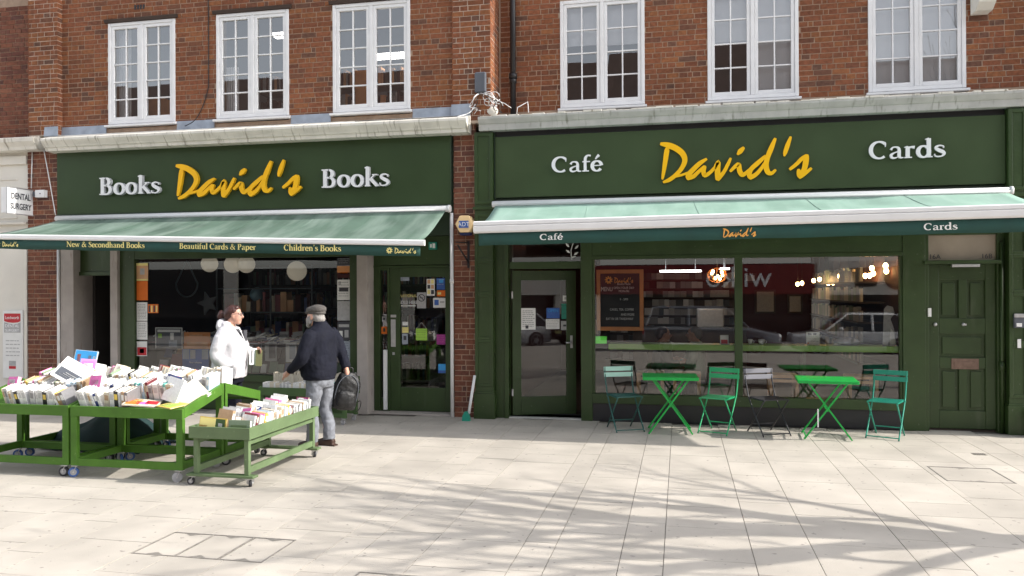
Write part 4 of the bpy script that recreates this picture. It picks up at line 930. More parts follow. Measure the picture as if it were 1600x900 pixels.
poster('poster', 'white poster with a red picture at the lower left of the bookshop window', 'poster', -8.435, -8.25, .80, 1.03, yl, 'paper', [(.05, .95, .05, .6, 'red_print'), (.3, .7, .2, .5, 'paper')])
poster('poster', 'small orange striped poster beside the typed notices in the bookshop window', 'poster', -8.235, -8.05, 1.48, 1.62, yl, 'orange_paper', [(.08, .22, .1, .85, 'ink'), (.3, .45, .1, .85, 'print_yellow'), (.55, .7, .1, .85, 'ink'), (.78, .92, .1, .85, 'print_yellow')])
poster('poster', 'black poster at the top right corner of the bookshop window', 'poster', -5.03, -4.82, 2.2, 2.31, yl, 'ink', lines=3, inkm='paper')
poster('poster', 'orange sunset poster in the right edge of the bookshop window', 'poster', -5.03, -4.82, 2.01, 2.19, yl, 'wood_orange', [(0, 1, 0, .45, 'interior_red'), (.2, .8, .35, .5, 'orange_paper')])
poster('poster', 'white poster with a dark picture on the right edge of the bookshop window', 'poster', -5.03, -4.82, 1.68, 1.985, yl, 'paper', [(.15, .85, .42, .62, 'ink'), (.1, .3, .75, .92, 'paper_grey')], lines=6)
poster('poster', 'grey engraved poster on the right edge of the bookshop window', 'poster', -5.03, -4.82, 1.375, 1.665, yl, 'paper_grey')
poster('poster', 'black and white picture poster behind the man with the flat cap', 'poster', -5.03, -4.82, 1.08, 1.36, yl, 'ink', [(.1, .9, .7, .85, 'paper_grey'), (.15, .4, .1, .5, 'paper'), (.55, .85, .15, .55, 'paper_grey')])
poster('poster', 'pale blue poster low on the right edge of the bookshop window', 'poster', -5.03, -4.82, .80, 1.07, yl, 'lead', lines=6)
yd = .232
poster('sticker', 'pale blue sticker at the top left of the bookshop door glass', 'sticker', -4.085, -3.95, 1.965, 2.025, yd, 'lead', lines=2)
poster('sticker', 'white sticker with six little pictures on the bookshop door', 'sticker', -3.68, -3.555, 1.74, 1.99, yd, 'paper', [(.1, .45, .72, .95, 'wood'), (.55, .9, .72, .95, 'print_yellow'), (.1, .45, .42, .65, 'ink'), (.55, .9, .42, .65, 'wood'), (.1, .45, .1, .35, 'print_yellow'), (.55, .9, .1, .35, 'ink')])
poster('sticker', 'navy and cyan sticker at the top right of the bookshop door', 'sticker', -3.525, -3.40, 1.83, 2.0, yd, 'blue_print', [(.3, .8, .6, .9, 'cyan_print')], lines=2, inkm='paper')
poster('sticker', 'orange sticker on the right of the bookshop door', 'sticker', -3.52, -3.395, 1.73, 1.82, yd, 'orange_paper', [(.1, .5, .3, .7, 'print_yellow')])
poster('sticker', 'white rosette sticker at the right of the bookshop door glass', 'sticker', -3.58, -3.39, 1.565, 1.71, yd, 'paper', [(.1, .45, .25, .8, 'blue_print'), (.55, .9, .5, .65, 'paper_grey')])
t = poster('no_smoking_sign', 'grey no smoking sign on the bookshop door', 'sign', -3.83, -3.69, 1.555, 1.79, yd, 'paper_grey', lines=0)
obj('symbol', MB().stroke([(-3.76 + .05 * math.cos(a), 1.71 + .05 * math.sin(a), .012) for a in [i * PI / 10 for i in range(21)]], yd - .003, yd - .001, 0, None, 1).stroke([(-3.795, 1.745, .012), (-3.725, 1.675, .012)], yd - .0034, yd - .002, 0, None, 1).box(-3.79, -3.73, yd - .0028, yd - .001, 1.705, 1.715), 'ink', t)
t = thing('window_lettering', 'white and yellow lettering reading SOLD HERE on the bookshop door glass', 'lettering', (-3.95, yd, 1.6))
text('NATIONAL', .062, -3.965, yd, 1.72, 'print_yellow', t, 'CENTER', narrow=.85); text('SOLD HERE', .07, -3.965, yd, 1.62, 'letter_white', t, 'CENTER', narrow=.78, depth=.002)
obj('small_print', MB().box(-4.08, -3.85, yd, yd + .002, 1.585, 1.60), 'paper', t)
hc_ = poster('hanging_card', 'lime green card hanging by a cord behind the bookshop door glass', 'card', -3.85, -3.675, 1.08, 1.255, yd, 'lime', lines=4)
(obj('cord', MB().tube([(-3.84, yd + .004, 1.255), (-3.765, yd + .004, 1.345), (-3.685, yd + .004, 1.255)], .003, 4), 'paper', hc_))
poster('sticker', 'small white sticker above the yellow one on the bookshop door', 'sticker', -4.06, -3.97, 1.30, 1.355, yd, 'paper', lines=1)
poster('sticker', 'small yellow sticker on the left of the bookshop door glass', 'sticker', -4.065, -3.965, 1.19, 1.275, yd, 'print_yellow', lines=2)
poster('sticker', 'small pale blue sticker below the yellow one on the bookshop door', 'sticker', -4.065, -3.975, 1.02, 1.175, yd, 'lead', [(.25, .75, .4, .8, 'ink')])
poster('sticker', 'purple lettered sticker at the right of the bookshop door glass', 'sticker', -3.53, -3.395, 1.02, 1.17, yd, 'purple', lines=4, inkm='pink')
poster('sticker', 'bright blue sticker low on the right of the bookshop door glass', 'sticker', -3.505, -3.39, .60, .735, yd, 'cyan_print', [(.0, 1, .0, .3, 'blue_print')])
poster('sticker', 'round grey sticker on the narrow glass beside the bookshop door', 'sticker', -4.385, -4.315, 1.36, 1.43, .24, 'paper_grey', [(.25, .75, .25, .75, 'ink')])
poster('sticker', 'orange sticker with a face on the narrow glass beside the bookshop door', 'sticker', -4.395, -4.305, 1.17, 1.28, .24, 'orange_paper', [(.3, .7, .3, .8, 'shelf_dark')])
# café door leaf stickers sit on the swung leaf
ca, sa = math.cos(math.radians(13)), math.sin(math.radians(13))
def on_leaf(t):
    t.matrix_world = Matrix.Translation((-2.37, .14, 0)) @ Matrix.Rotation(math.radians(19), 4, 'Z') @ Matrix.Translation(t.location)
for (nm, lab, cat, a, b, c, d, base, kw) in (
    ('notice', 'tall white opening hours notice on the open café door', 'notice', .13, .34, 1.25, 1.56, 'paper', dict(lines=9, blocks=[(.3, .5, .05, .2, 'ink')])),
    ('notice', 'white notice under the blue one on the café door', 'notice', .49, .69, 1.255, 1.40, 'paper', dict(lines=5)),
    ('sign', 'dark blue OPEN sign on the café door glass', 'sign', .50, .69, 1.41, 1.56, 'blue_print', dict(txt=[('OPEN', .06, .5, .6, 'cyan_print')], lines=0)),
    ('sticker', 'green rectangular sticker at the right of the café door glass', 'sticker', .72, .82, 1.40, 1.62, 'chair_teal', dict(lines=3)),
    ('sticker', 'white sticker above the green one on the café door', 'sticker', .74, .81, 1.655, 1.74, 'paper', dict(blocks=[(.3, .7, .3, .7, 'paper_grey')])),
    ('sticker', 'grey white sticker below the green one on the café door', 'sticker', .71, .82, 1.24, 1.37, 'paper_grey', dict(blocks=[(.3, .7, .4, .6, 'ink')]))):
    on_leaf(poster(nm, lab, cat, a, b, c, d, -.012, base, **kw))
t = thing('window_decal', 'pale leaf sprig decal on the glass above the café door', 'decal', (-1.5, .11, 2.4))
m = MB().stroke([(-1.50, 2.25, .012), (-1.51, 2.38, .012), (-1.47, 2.5, .01)], .112, .113, 0, None, 2)
for (x, z, a) in ((-1.55, 2.36, 2.5), (-1.44, 2.33, .6), (-1.56, 2.45, 2.3), (-1.43, 2.42, .8), (-1.48, 2.28, .4)): m.stroke([(x - .035 * math.cos(a), z - .035 * math.sin(a), .004), (x, z, .03), (x + .04 * math.cos(a), z + .04 * math.sin(a), .004)], .111, .1115, 0, None, 3)
obj('leaf', m, 'paper', t)
t = thing('menu_board', 'wood framed chalkboard menu hanging inside the café window', 'menu board', (-.82, .08, 1.25))
obj('board', MB().box(-1.10, -.55, .085, .1, 1.30, 2.05), 'board', t)
f = MB()
for (a, b, c, d) in ((-1.15, -1.095, 1.25, 2.1), (-.555, -.5, 1.25, 2.1), (-1.095, -.555, 2.045, 2.1), (-1.095, -.555, 1.25, 1.305)): f.box(a, b, .07, .105, c, d)
obj('frame', f, 'wood_orange', t, .004)
obj('lettering', davids(-.90, -.64, 2.005, 1.91, .082, .084, None, None, False), 'print_orange', t); badge(-.98, 1.955, .083, .055, 'print_orange', t)
text('MENU', .085, -1.09, .083, 1.80, 'paper', t, narrow=.7)
for (s, z, x) in (('Books Music', 1.885, -.77), ('OPEN YOUR DAY', 1.83, -.77), ('MON-FRI', 1.785, -.77), ('9 - 5PM', 1.67, -.77), ('EAT IN OR TAKEAWAY', 1.40, -.83), ('CAKES, TEA, COFFEE', 1.53, -.80), ('AND MORE', 1.46, -.72)): text(s, .045, x, .083, z, 'paper', t, 'CENTER', narrow=.8)
poster('lit_sign', 'bright green sign in the lower left of the café window', 'sign', -1.165, -1.01, 1.07, 1.17, .075, emit('green_sign_light', (.12, .6, .07), .15), lines=1)
# ------------------------------------------------------------------ café tables and chairs
def make_chair(label, frame, slat, x, y, ang):
    t = thing('folding_chair', label, 'chair', (0, 0, 0), 'folding bistro chairs outside the café')
    for s in (-1, 1):
        obj('leg', MB().tube(catmull([(s * .185, -.245, .80), (s * .185, -.225, .66), (s * .185, -.17, .50), (s * .185, -.13, .43), (s * .185, .05, .2), (s * .185, .22, .005)], 4), .0095, 6), frame, t)
        obj('leg', MB().tube([(s * .162, .20, .445), (s * .162, 0, .235), (s * .162, -.22, .005)], .0095, 6), frame, t)
    obj('foot_bar', MB().beam((-.185, .20, .03), (.185, .20, .03), .012, .012), frame, t); obj('cross_bar', MB().beam((-.162, -.12, .11), (.162, -.12, .11), .012, .012), frame, t); obj('pivot_bar', MB().beam((-.2, -.13, .435), (.2, -.13, .435), .012, .014), frame, t)
    for z, yy in ((.665, -.232), (.742, -.243)):
        obj('back_slat', MB().box(-.20, .20, yy - .006, yy + .006, z, z + .058), slat, t, .003)
    for i in range(6):
        yy = -.14 + .062 * i
        obj('seat_slat', MB().box(-.175, .175, yy, yy + .036, .447 - .004 * i / 6, .458 - .004 * i / 6), frame, t, .002)
    obj('seat_rail', MB().box(-.174, -.155, -.14, .21, .436, .4465).box(.155, .174, -.14, .21, .436, .4465), frame, t)
    t.location = (x, y, 0); t.rotation_euler.z = math.radians(ang)
    return t
make_chair('pale mint slatted folding chair at the far left table', 'chair_teal_dark', 'chair_mint', -.72, -.61, 204)
make_chair('bright green folding chair right of the first green table', 'chair_green', 'chair_green', .46, -.58, 158)
make_chair('black framed folding chair with lilac grey back slats', 'chair_black', 'chair_lilac', 1.07, -.58, 204)
make_chair('teal folding chair at the far right beside the panelled door', 'chair_teal', 'chair_teal', 2.46, -.55, 155)
def make_table(label, x, y, ang):
    t = thing('folding_table', label, 'table', (0, 0, 0), 'green folding tables outside the café')
    obj('tabletop', MB().box(-.345, .345, -.28, .28, .705, .722).box(-.345, .345, -.28, -.262, .685, .7045).box(-.345, .345, .262, .28, .685, .7045).box(-.345, -.327, -.26, .26, .685, .7045).box(.327, .345, -.26, .26, .685, .7045), 'table_green', t, .006)
    for yy in (-.22, .22):
        for s in (-1, 1):
            obj('leg', MB().beam((s * .27, yy + .012 * s, .01), (-s * .22, yy + .012 * s, .69), .018, .032, (0, 1, 0)), 'table_green', t)
    for xz in ((.25, .04), (-.25, .04), (0, .35)): obj('cross_bar', MB().beam((xz[0], -.22, xz[1]), (xz[0], .22, xz[1]), .013, .013), 'table_green', t)
    t.location = (x, y, 0); t.rotation_euler.z = math.radians(ang); return t
make_table('bright green folding table on the left between the mint and green chairs', -.14, -.66, 3)
make_table('bright green folding table on the right in front of the café window', 1.74, -.70, -4)
poster('folded_card', 'small white card lying on the left green table', 'card', -.16, -.06, .724, .7245, -.8, 'paper')
t = bpy.data.objects['folded_card']; 
tag(obj('cleaning_tag', MB().box(1.60, 1.615, -.95, -.945, .16, .38), 'paper'), 'small white paper tag hanging among the right table legs', 'tag')

# ------------------------------------------------------------------ book trolleys
def caster(parent, x, y, ang, tyre, r=.045, name='caster'):
    m = MB(); c, s = math.cos(ang), math.sin(ang)
    m.box(x - .035, x + .035, y - .035, y + .035, 2 * r + .012, 2 * r + .018)
    ox, oy = x - s * .025, y + c * .025
    for k in (-1, 1): m.beam((x + c * k * .02, y + s * k * .02, 2 * r + .012), (ox + c * k * .02, oy + s * k * .02, r), .004, .03, (c, s, 0))
    m.tube([(ox - c * .028, oy - s * .028, r), (ox + c * .028, oy + s * .028, r)], .008, 6)
    o = obj(name, m, 'steel', parent, world=False)
    w = MB()
    for rad, wd, mi in ((r, .013, 0), (r * .62, .016, 1)): w.tube([(ox - c * wd, oy - s * wd, r), (ox + c * wd, oy + s * wd, r)], rad, 18, mi)
    obj('wheel', w, [tyre, 'grey_tyre'], o, world=False)
def sloped_trolley(label, x, y, ang, tyres, group='sloped book trolleys'):
    t = thing('book_trolley', label, 'trolley', (0, 0, 0), group); W, D = 1.235, .715; g = 'trolley'
    obj('front_panel', MB().box(0, W, 0, .03, .60, .70), g, t, .003, world=False)
    obj('back_panel', MB().box(.03, W - .03, D - .03, D, .70, .86), g, t, .003, world=False)
    for xx in (0, W - .03):
        m = MB().extrude_x([(.031, .604), (.031, .704), (D - .002, .868), (D - .002, .762)], xx - .002, xx + .032); obj('side_panel', m, g, t, .003, world=False)
    obj('tray', MB().extrude_x([(.03, .622), (.03, .637), (D - .03, .79), (D - .03, .775)], .032, W - .032), g, t, world=False)
    for xx in (0, W - .07):
        obj('leg', MB().box(xx, xx + .07, .002, .047, .115, .60), g, t, .003, world=False)
        obj('leg', MB().box(xx, xx + .07, D - .047, D - .002, .115, .765), g, t, .003, world=False)
        obj('side_rail', MB().box(xx + .015, xx + .055, .047, D - .047, .116, .19), g, t, .003, world=False)
    obj('bottom_rail', MB().box(.07, W - .07, .006, .04, .112, .185), g, t, .003, world=False); obj('bottom_rail', MB().box(.07, W - .07, D - .04, D - .006, .112, .185), g, t, .003, world=False)
    for i, (cx, cy) in enumerate(((.045, .03), (W - .045, .03), (.045, D - .04), (W - .045, D - .04))): caster(t, cx, cy, random.uniform(.9, 2.2), tyres[i % len(tyres)], .048)
    t.location = (x, y, 0); t.rotation_euler.z = math.radians(ang); return t
TA = sloped_trolley('left sloped green book trolley cut off by the picture edge', -7.145, -4.29, 0, ['blue_tyre', 'dark_tyre'])
TB = sloped_trolley('front sloped green book trolley with white castered right leg', -5.885, -4.29, 0, ['blue_tyre', 'grey_tyre'])
TC = sloped_trolley('sloped green book trolley behind the left one, below the brick pier', -5.915, -2.84, 180, ['dark_tyre', 'blue_tyre'])
TD = sloped_trolley('sloped green book trolley behind the front one, beside the woman', -4.65, -2.84, 180, ['dark_tyre', 'blue_tyre'])
TS = thing('book_trolley', 'small flat grey green book trolley standing in front of the man', 'trolley', (0, 0, 0))
g = 'trolley_dull'; W, D = .63, 1.44
obj('front_panel', MB().box(0, W, 0, .025, .445, .555), g, TS, .003, world=False); obj('back_panel', MB().box(0, W, D - .025, D, .445, .555), g, TS, .003, world=False)
for xx in (0, W - .025): obj('side_panel', MB().box(xx, xx + .025, .025, D - .025, .447, .557), g, TS, .003, world=False)
obj('tray', MB().box(.026, W - .026, .026, D - .026, .46, .475), g, TS, world=False)
for xx in (.03, W - .075):
    for yy in (.03, D - .075): obj('leg', MB().box(xx, xx + .045, yy, yy + .045, .11, .445), g, TS, .003, world=False)
    obj('side_rail', MB().box(xx + .004, xx + .04, .075, D - .075, .125, .185), g, TS, .003, world=False)
    obj('top_rail', MB().box(xx + .004, xx + .04, .075, D - .075, .39, .43), g, TS, .003, world=False)
obj('base_board', MB().box(-.03, W + .03, .0, .10, .088, .11), g, TS, .003, world=False); obj('base_board', MB().box(-.03, W + .03, D - .10, D, .088, .11), g, TS, .003, world=False)
for cx, cy in ((.02, .05), (W - .02, .05), (.02, D - .05), (W - .02, D - .05)): caster(TS, cx, cy, random.uniform(.6, 2.2), 'dark_tyre', .034)
TS.location = (-4.53, -4.37, 0)
TX = thing('book_trolley', 'low dark green trolley of paperbacks standing against the bookshop window', 'trolley', (0, 0, 0))
obj('tray', MB().box(0, 1.3, 0, .025, .38, .49).box(0, 1.3, .45, .475, .38, .62).box(0, .025, .025, .45, .38, .5).box(1.275, 1.3, .025, .45, .38, .5).box(.025, 1.275, .025, .45, .40, .42), 'trolley_dark', TX, .003, world=False)
for xx in (.02, 1.23):
    for yy in (.02, .4): obj('leg', MB().box(xx, xx + .05, yy, yy + .05, .09, .38), 'trolley_dark', TX, .003, world=False)
obj('bottom_rail', MB().box(.07, 1.23, .02, .055, .1, .16).box(.07, 1.23, .41, .445, .1, .16), 'trolley_dark', TX, .003, world=False)
for cx, cy in ((.05, .05), (1.25, .05), (.05, .42), (1.25, .42)): caster(TX, cx, cy, 1.2, 'grey_tyre', .036)
TX.location = (-5.72, -1.0, 0)
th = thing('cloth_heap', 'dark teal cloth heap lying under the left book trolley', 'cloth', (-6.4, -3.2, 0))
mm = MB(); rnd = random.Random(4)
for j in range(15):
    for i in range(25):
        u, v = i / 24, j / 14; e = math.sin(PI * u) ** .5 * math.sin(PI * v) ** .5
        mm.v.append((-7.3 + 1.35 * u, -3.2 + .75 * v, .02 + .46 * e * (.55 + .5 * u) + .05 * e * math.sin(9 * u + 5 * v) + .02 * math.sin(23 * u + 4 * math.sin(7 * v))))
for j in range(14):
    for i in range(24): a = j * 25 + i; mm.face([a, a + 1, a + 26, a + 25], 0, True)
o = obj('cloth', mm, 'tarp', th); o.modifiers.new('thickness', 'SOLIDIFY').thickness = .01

# ------------------------------------------------------------------ books
BC = {'white': (.80, .80, .79), 'cream': (.68, .62, .50), 'pale grey': (.52, .52, .53), 'pale blue': (.45, .58, .70), 'pink': (.75, .22, .45), 'tan': (.42, .28, .17), 'black': (.03, .03, .035), 'grey': (.22, .22, .23), 'maroon': (.20, .035, .045), 'turquoise': (.15, .52, .48), 'yellow': (.75, .55, .10), 'sage green': (.22, .30, .20), 'navy': (.03, .05, .18), 'red': (.55, .03, .03)}
BW = ['white'] * 22 + ['cream'] * 10 + ['pale grey'] * 7 + ['pale blue', 'pale blue', 'pink', 'tan', 'tan', 'black', 'grey', 'grey', 'maroon', 'turquoise', 'yellow', 'sage green', 'navy']
for k, c in BC.items(): M['book_' + k] = mat('cover_' + k.replace(' ', '_'), c, .45, .08, 40, objvar=.16)
M['pages'] = mat('book_pages', (.78, .74, .66), .85, .10, 60, objvar=.08)
def book_mb():
    m = MB()
    m.box(-.5, -.40, -.5, .5, 0, 1, 0); m.box(.40, .5, -.5, .5, 0, 1, 0); m.box(-.40, .40, -.5, -.46, 0.002, .998, 0)
    m.box(-.399, .399, -.459, .46, .02, .965, 1)
    m.box(-.36, .36, -.508, -.5005, .55, .85, 2); m.box(-.30, .30, -.506, -.5005, .12, .2, 2)
    return m
BMESH = {}
def book_mesh(c):
    if c not in BMESH:
        spine = {'white': 'book_pale grey', 'cream': 'book_tan', 'pale grey': 'book_grey', 'black': 'book_yellow', 'navy': 'book_white', 'maroon': 'book_cream', 'red': 'book_white', 'pink': 'book_white', 'grey': 'book_white'}.get(c, 'book_white')
        BMESH[c] = book_mb().mesh('book', [M['book_' + c], M['pages'], M[spine]])
    return BMESH[c]
NB = [0]
def book(c, dims, mw, label, group):
    o = bpy.data.objects.new('book', book_mesh(c)); COL.objects.link(o)
    o.matrix_world = mw @ Matrix.Diagonal((*dims, 1)); tag(o, label, 'book', group); NB[0] += 1; return o
rb = random.Random(77)
def book_row(tr, x0, x1, y, zf, tilt, where, group, axis='x', hr=(.17, .225), dr=(.12, .155), tmean=.030):
    base = Matrix.Translation(tr.location) @ tr.rotation_euler.to_matrix().to_4x4()
    x = x0; lean = 0; left = 0; row = []
    while x < x1:
        if left <= 0: left = rb.randint(3, 9); nl = rb.choice((-.30, -.2, -.12, .0, .1, .22)); x += abs(nl - lean) * .06; lean = nl
        t = max(.012, rb.gauss(tmean, .013)); h = rb.uniform(*hr); d = rb.uniform(*dr); c = rb.choice(BW); left -= 1
        if x + t > x1: break
        rot = Matrix.Rotation(lean, 4, 'Y') @ Matrix.Rotation(tilt, 4, 'X') @ Matrix.Rotation(rb.uniform(-.05, .05), 4, 'Z')
        mw = base @ Matrix.Translation((x + t / 2, y, zf)) @ rot if axis == 'x' else base @ Matrix.Translation((y, x + t / 2, zf)) @ Matrix.Rotation(PI / 2, 4, 'Z') @ rot
        row.append((c, t, d, h, lean, mw)); x += t / math.cos(lean) + .0025
    seen = {}
    for i, (c, t, d, h, lean, mw) in enumerate(row):
        thick = 'thick' if t > .042 else 'slim' if t < .022 else 'medium'
        p = row[i - 1][0] if i else None; q = row[i + 1][0] if i + 1 < len(row) else None
        nb = f"between {p} and {q}" if p and q else f"starting the row before {q}" if q else f"ending the row after {p}"
        lab = f"{thick} {c} book {nb} in {where}"
        if lab in seen: lab = f"{thick} {c} {'tilted' if abs(lean) > .15 else 'taller' if h > (hr[0] + hr[1]) / 2 else 'shorter'} book {nb} in {where}"
        seen[lab] = 1; book(c, (t, d, h), mw, lab, group)
tz = lambda y: .642 + (y - .03) * .2335
for tr, x0, nm in ((TA, .42, 'left trolley'), (TB, .045, 'front trolley')):
    for k, (y, wh) in enumerate(((.17, 'front row of'), (.385, 'middle row of'), (.60, 'top row of'))):
        xe = 1.19 if not (tr is TB and k == 0) else .62
        xe = 1.02 if (tr is TB and k == 1) else xe
        book_row(tr, x0, xe, y, tz(y), .24, f"{wh} {nm}", f"books in {wh} {nm}", hr=((.17, .20), (.18, .215), (.20, .235))[k], dr=(.155, .19))
book_row(TC, .045, .85, .60, tz(.60), .24, 'rear row, left trolley', 'books in the rear row behind the left trolley', tmean=.036, hr=(.2, .26), dr=(.15, .18))
book_row(TD, .045, 1.19, .60, tz(.60), .24, 'rear row by the woman', 'books in the rear row beside the woman', tmean=.036, hr=(.2, .26), dr=(.15, .18))
#book_row(TD, .045, 1.19, .36, tz(.36), .2, 'lower rear row', 'books in the lower rear row facing the window', tmean=.05)
book_row(TS, .15, 1.40, .49, .477, .12, 'small trolley, right column', 'books in the right hand column of the small trolley', 'y', (.14, .19), (.13, .17), .034)
book_row(TS, .22, 1.40, .20, .477, .12, 'small trolley, left column', 'books in the left hand column of the small trolley', 'y', (.15, .22), (.13, .17), .042)
# single books that stand out
def cover_book(label, w, h, t, c, loc, rot, prints=(), cat='book'):
    r = thing('book', label, cat, (0, 0, 0))
    obj('cover', MB().box(-w / 2, w / 2, 0, .003, 0, h).box(-w / 2, w / 2, t - .003, t, 0, h).box(-w / 2, -w / 2 + .003, .003, t - .003, 0, h), 'book_' + c, r, world=False)
    obj('pages', MB().box(-w / 2 + .004, w / 2 - .004, .0032, t - .0032, .004, h - .004), 'pages', r, world=False)
    for (a, b, cc, d, mm) in prints: obj('print', MB().box(-w / 2 + w * a, -w / 2 + w * b, -.0012, -.0002, h * cc, h * d), mm, r, world=False)
    r.location = loc; r.rotation_euler = rot; return r
R_ = math.radians
cover_book('large white book with a dark photo cover tilted on the left trolley', .33, .25, .03, 'white', (-6.22, -4.0, .90), (R_(-38), R_(27), R_(4)), [(.08, .95, .12, .52, 'grey'), (.2, .5, .2, .24, 'paper'), (.3, .7, .28, .31, 'paper'), (.35, .8, .36, .39, 'paper'), (.5, .75, .7, .74, 'paper_grey')])
cover_book('bright blue picture book standing up behind the left trolley', .27, .2, .02, 'pale blue', (-6.83, -2.99, .94), (R_(-14), R_(5), R_(8)), [(.03, .97, .03, .97, 'cyan_print'), (.12, .28, .2, .75, 'orange_paper'), (.42, .54, .2, .3, 'paper'), (.42, .54, .4, .5, 'paper'), (.62, .76, .2, .72, 'lead'), (.84, .94, .2, .7, 'paper')])
cover_book('upright pink book between white ones on the left trolley', .15, .22, .05, 'pink', (-6.26, -3.62, .88), (R_(-12), R_(6), R_(38)), [(.1, .9, .1, .9, 'pink'), (.2, .8, .55, .8, 'paper')])
cover_book('pink and white cover leaning on the end of the front trolley row', .17, .15, .04, 'pink', (-5.80, -4.07, .83), (R_(-14), R_(-4), R_(-14)), [(.05, .95, .06, .94, 'pink'), (.15, .8, .38, .7, 'paper')])
cover_book('pink lettered cover in the middle row of the left trolley', .16, .12, .04, 'pink', (-6.78, -4.07, .83), (R_(-14), R_(-3), R_(-16)), [(.05, .95, .06, .94, 'pink'), (.12, .75, .4, .75, 'paper')])
cover_book('big plain white hardback leaning at the right of the front trolley', .22, .24, .035, 'white', (-4.95, -4.08, .74), (R_(-20), R_(9), R_(-18)))
cover_book('navy topped white hardback beside the big plain white one', .22, .25, .03, 'navy', (-5.02, -4.02, .75), (R_(-20), R_(9), R_(-18)), [(.04, 1, .0, .9, 'paper')])
cover_book('red and orange illustrated magazine lying flat on the front trolley', .32, .22, .012, 'cream', (-5.14, -4.26, .72), (R_(-82), R_(6), R_(20)), [(.05, .45, .1, .9, 'orange_paper'), (.35, .7, .2, .6, 'pink'), (.6, .95, .3, .8, 'red_print'), (.2, .5, .5, .8, 'print_yellow')])
cover_book('yellow green magazine lying flat at the corner of the front trolley', .26, .2, .012, 'yellow', (-4.88, -4.26, .712), (R_(-84), 0, R_(-24)), [(.1, .9, .1, .9, 'lime'), (.1, .5, .1, .9, 'print_yellow')])
cover_book('pale landscape book lying flat near the ridge of the front trolley', .34, .2, .025, 'white', (-4.80, -3.92, .79), (R_(-77), 0, R_(10)), [(.1, .9, .15, .85, 'paper_grey'), (.2, .7, .3, .6, 'lead')])
cover_book('cream hardback sliding down on the front trolley', .22, .26, .03, 'cream', (-4.86, -4.03, .74), (R_(-45), R_(38), R_(-10)))
cover_book('yellow picture book at the front left corner of the small trolley', .28, .155, .015, 'yellow', (-4.33, -4.31, .478), (R_(-8), R_(4), 0), [(.02, .6, .05, .95, 'print_yellow'), (.02, .3, .05, .5, 'orange_paper'), (.6, .95, .05, .95, 'trolley_dark'), (.7, .85, .3, .7, 'paper')])
cover_book('orange and red books packed behind the yellow one', .12, .15, .06, 'tan', (-4.15, -4.22, .478), (R_(-6), R_(-3), R_(-60)), [(.05, .5, .1, .9, 'orange_paper'), (.5, .95, .1, .9, 'red_print')])
cover_book('sage green book lying along the front of the small trolley', .22, .14, .04, 'sage green', (-4.03, -4.335, .478), (R_(-4), 0, 0), [(.1, .85, .3, .7, 'trolley_dull')])
cover_book('magenta topped book standing out of the small trolley', .2, .2, .03, 'pink', (-4.22, -3.98, .478), (R_(-20), R_(-8), R_(-20)), [(.0, 1, .85, 1, 'pink'), (0, 1, 0, .84, 'paper')])
cover_book('white book with a large numeral seven on the small trolley', .2, .22, .02, 'white', (-4.08, -3.8, .478), (R_(-22), R_(-2), R_(-22)), [(.3, .7, .74, .84, 'ink'), (.5, .64, .25, .74, 'ink')])
cover_book('purple covered book at the far end of the small trolley', .16, .19, .02, 'maroon', (-4.06, -3.05, .478), (R_(-14), 0, R_(-10)), [(.05, .95, .3, .95, 'purple'), (.05, .95, 0, .28, 'paper')])
cover_book('red paperback under the man\'s hand on the low trolley', .2, .15, .03, 'red', (-4.78, -.93, .425), (R_(-12), 0, 0), [(.2, .8, .6, .7, 'paper')])
cover_book('green paperback right of the red one on the low trolley', .15, .15, .03, 'turquoise', (-4.58, -.93, .425), (R_(-12), 0, 0), [(.05, .95, .05, .95, 'table_green'), (.2, .8, .5, .8, 'paper')])
# the rest of the paperbacks on the low trolley and in the window: far too many to pick apart
st = MB(); x = -5.68
while x < -4.46:
    t = rb.uniform(.016, .035); st.box(x, x + t, -.64 - rb.uniform(0, .02), -.56, .43, .43 + rb.uniform(.2, .25), rb.choice((0, 0, 0, 1, 2)))
    if x < -4.9: st.box(x, x + t, -.95, -.83, .425, .425 + rb.uniform(.11, .14), rb.choice((1, 1, 2, 3)))
    x += t + .002
obj('paperback_rows', st, ['book_cream', 'book_white', 'book_cream', 'book_pale grey'], None, kind='stuff')
# ------------------------------------------------------------------ shop interiors
def fill_shelf(mb, x0, x1, y0, y1, z, hmin, hmax, tmin, tmax, nm, rnd):
    x = x0
    while x < x1:
        t = rnd.uniform(tmin, tmax)
        if rnd.random() < .93: mb.box(x, min(x + t, x1), y0 + rnd.uniform(0, .03), y1, z, z + rnd.uniform(hmin, hmax), rnd.randrange(nm))
        x += t + .003
rnd = random.Random(12)
BK = ['shelf_dark', 'wood', 'paper_grey', 'interior_red', 'book_maroon', 'book_navy', 'book_cream', 'book_sage green']
t = thing('bookcase', 'tall dark bookcase against the back wall of the bookshop', 'bookcase', (-6.6, 3.4, 0))
fr = MB()
for xx in (-8.3, -7.3, -6.3, -5.3, -4.3): fr.box(xx, xx + .05, 3.2, 3.58, 0, 2.4)
for z in (.1, .55, 1.0, 1.45, 1.9, 2.35): fr.box(-8.3, -4.25, 3.22, 3.58, z, z + .035)
obj('frame', fr, 'shelf_dark', t)
bk = MB()
for z in (.135, .585, 1.035, 1.485, 1.935): fill_shelf(bk, -8.24, -4.3, 3.28, 3.5, z, .18, .33, .02, .07, 8, rnd)
obj('shelved_books', bk, BK, t, kind='stuff')
t = thing('display_rack', 'open metal display rack standing inside the bookshop window', 'rack', (-7.3, 1.2, 0))
fr = MB()
for xx in (-7.75, -6.75, -6.0): fr.box(xx, xx + .025, 1.2, 1.225, 0, 2.25)
for z in (1.0, 1.45, 1.85, 2.2): fr.box(-7.75, -5.98, 1.19, 1.5, z, z + .02)
obj('frame', fr, 'grey', t)
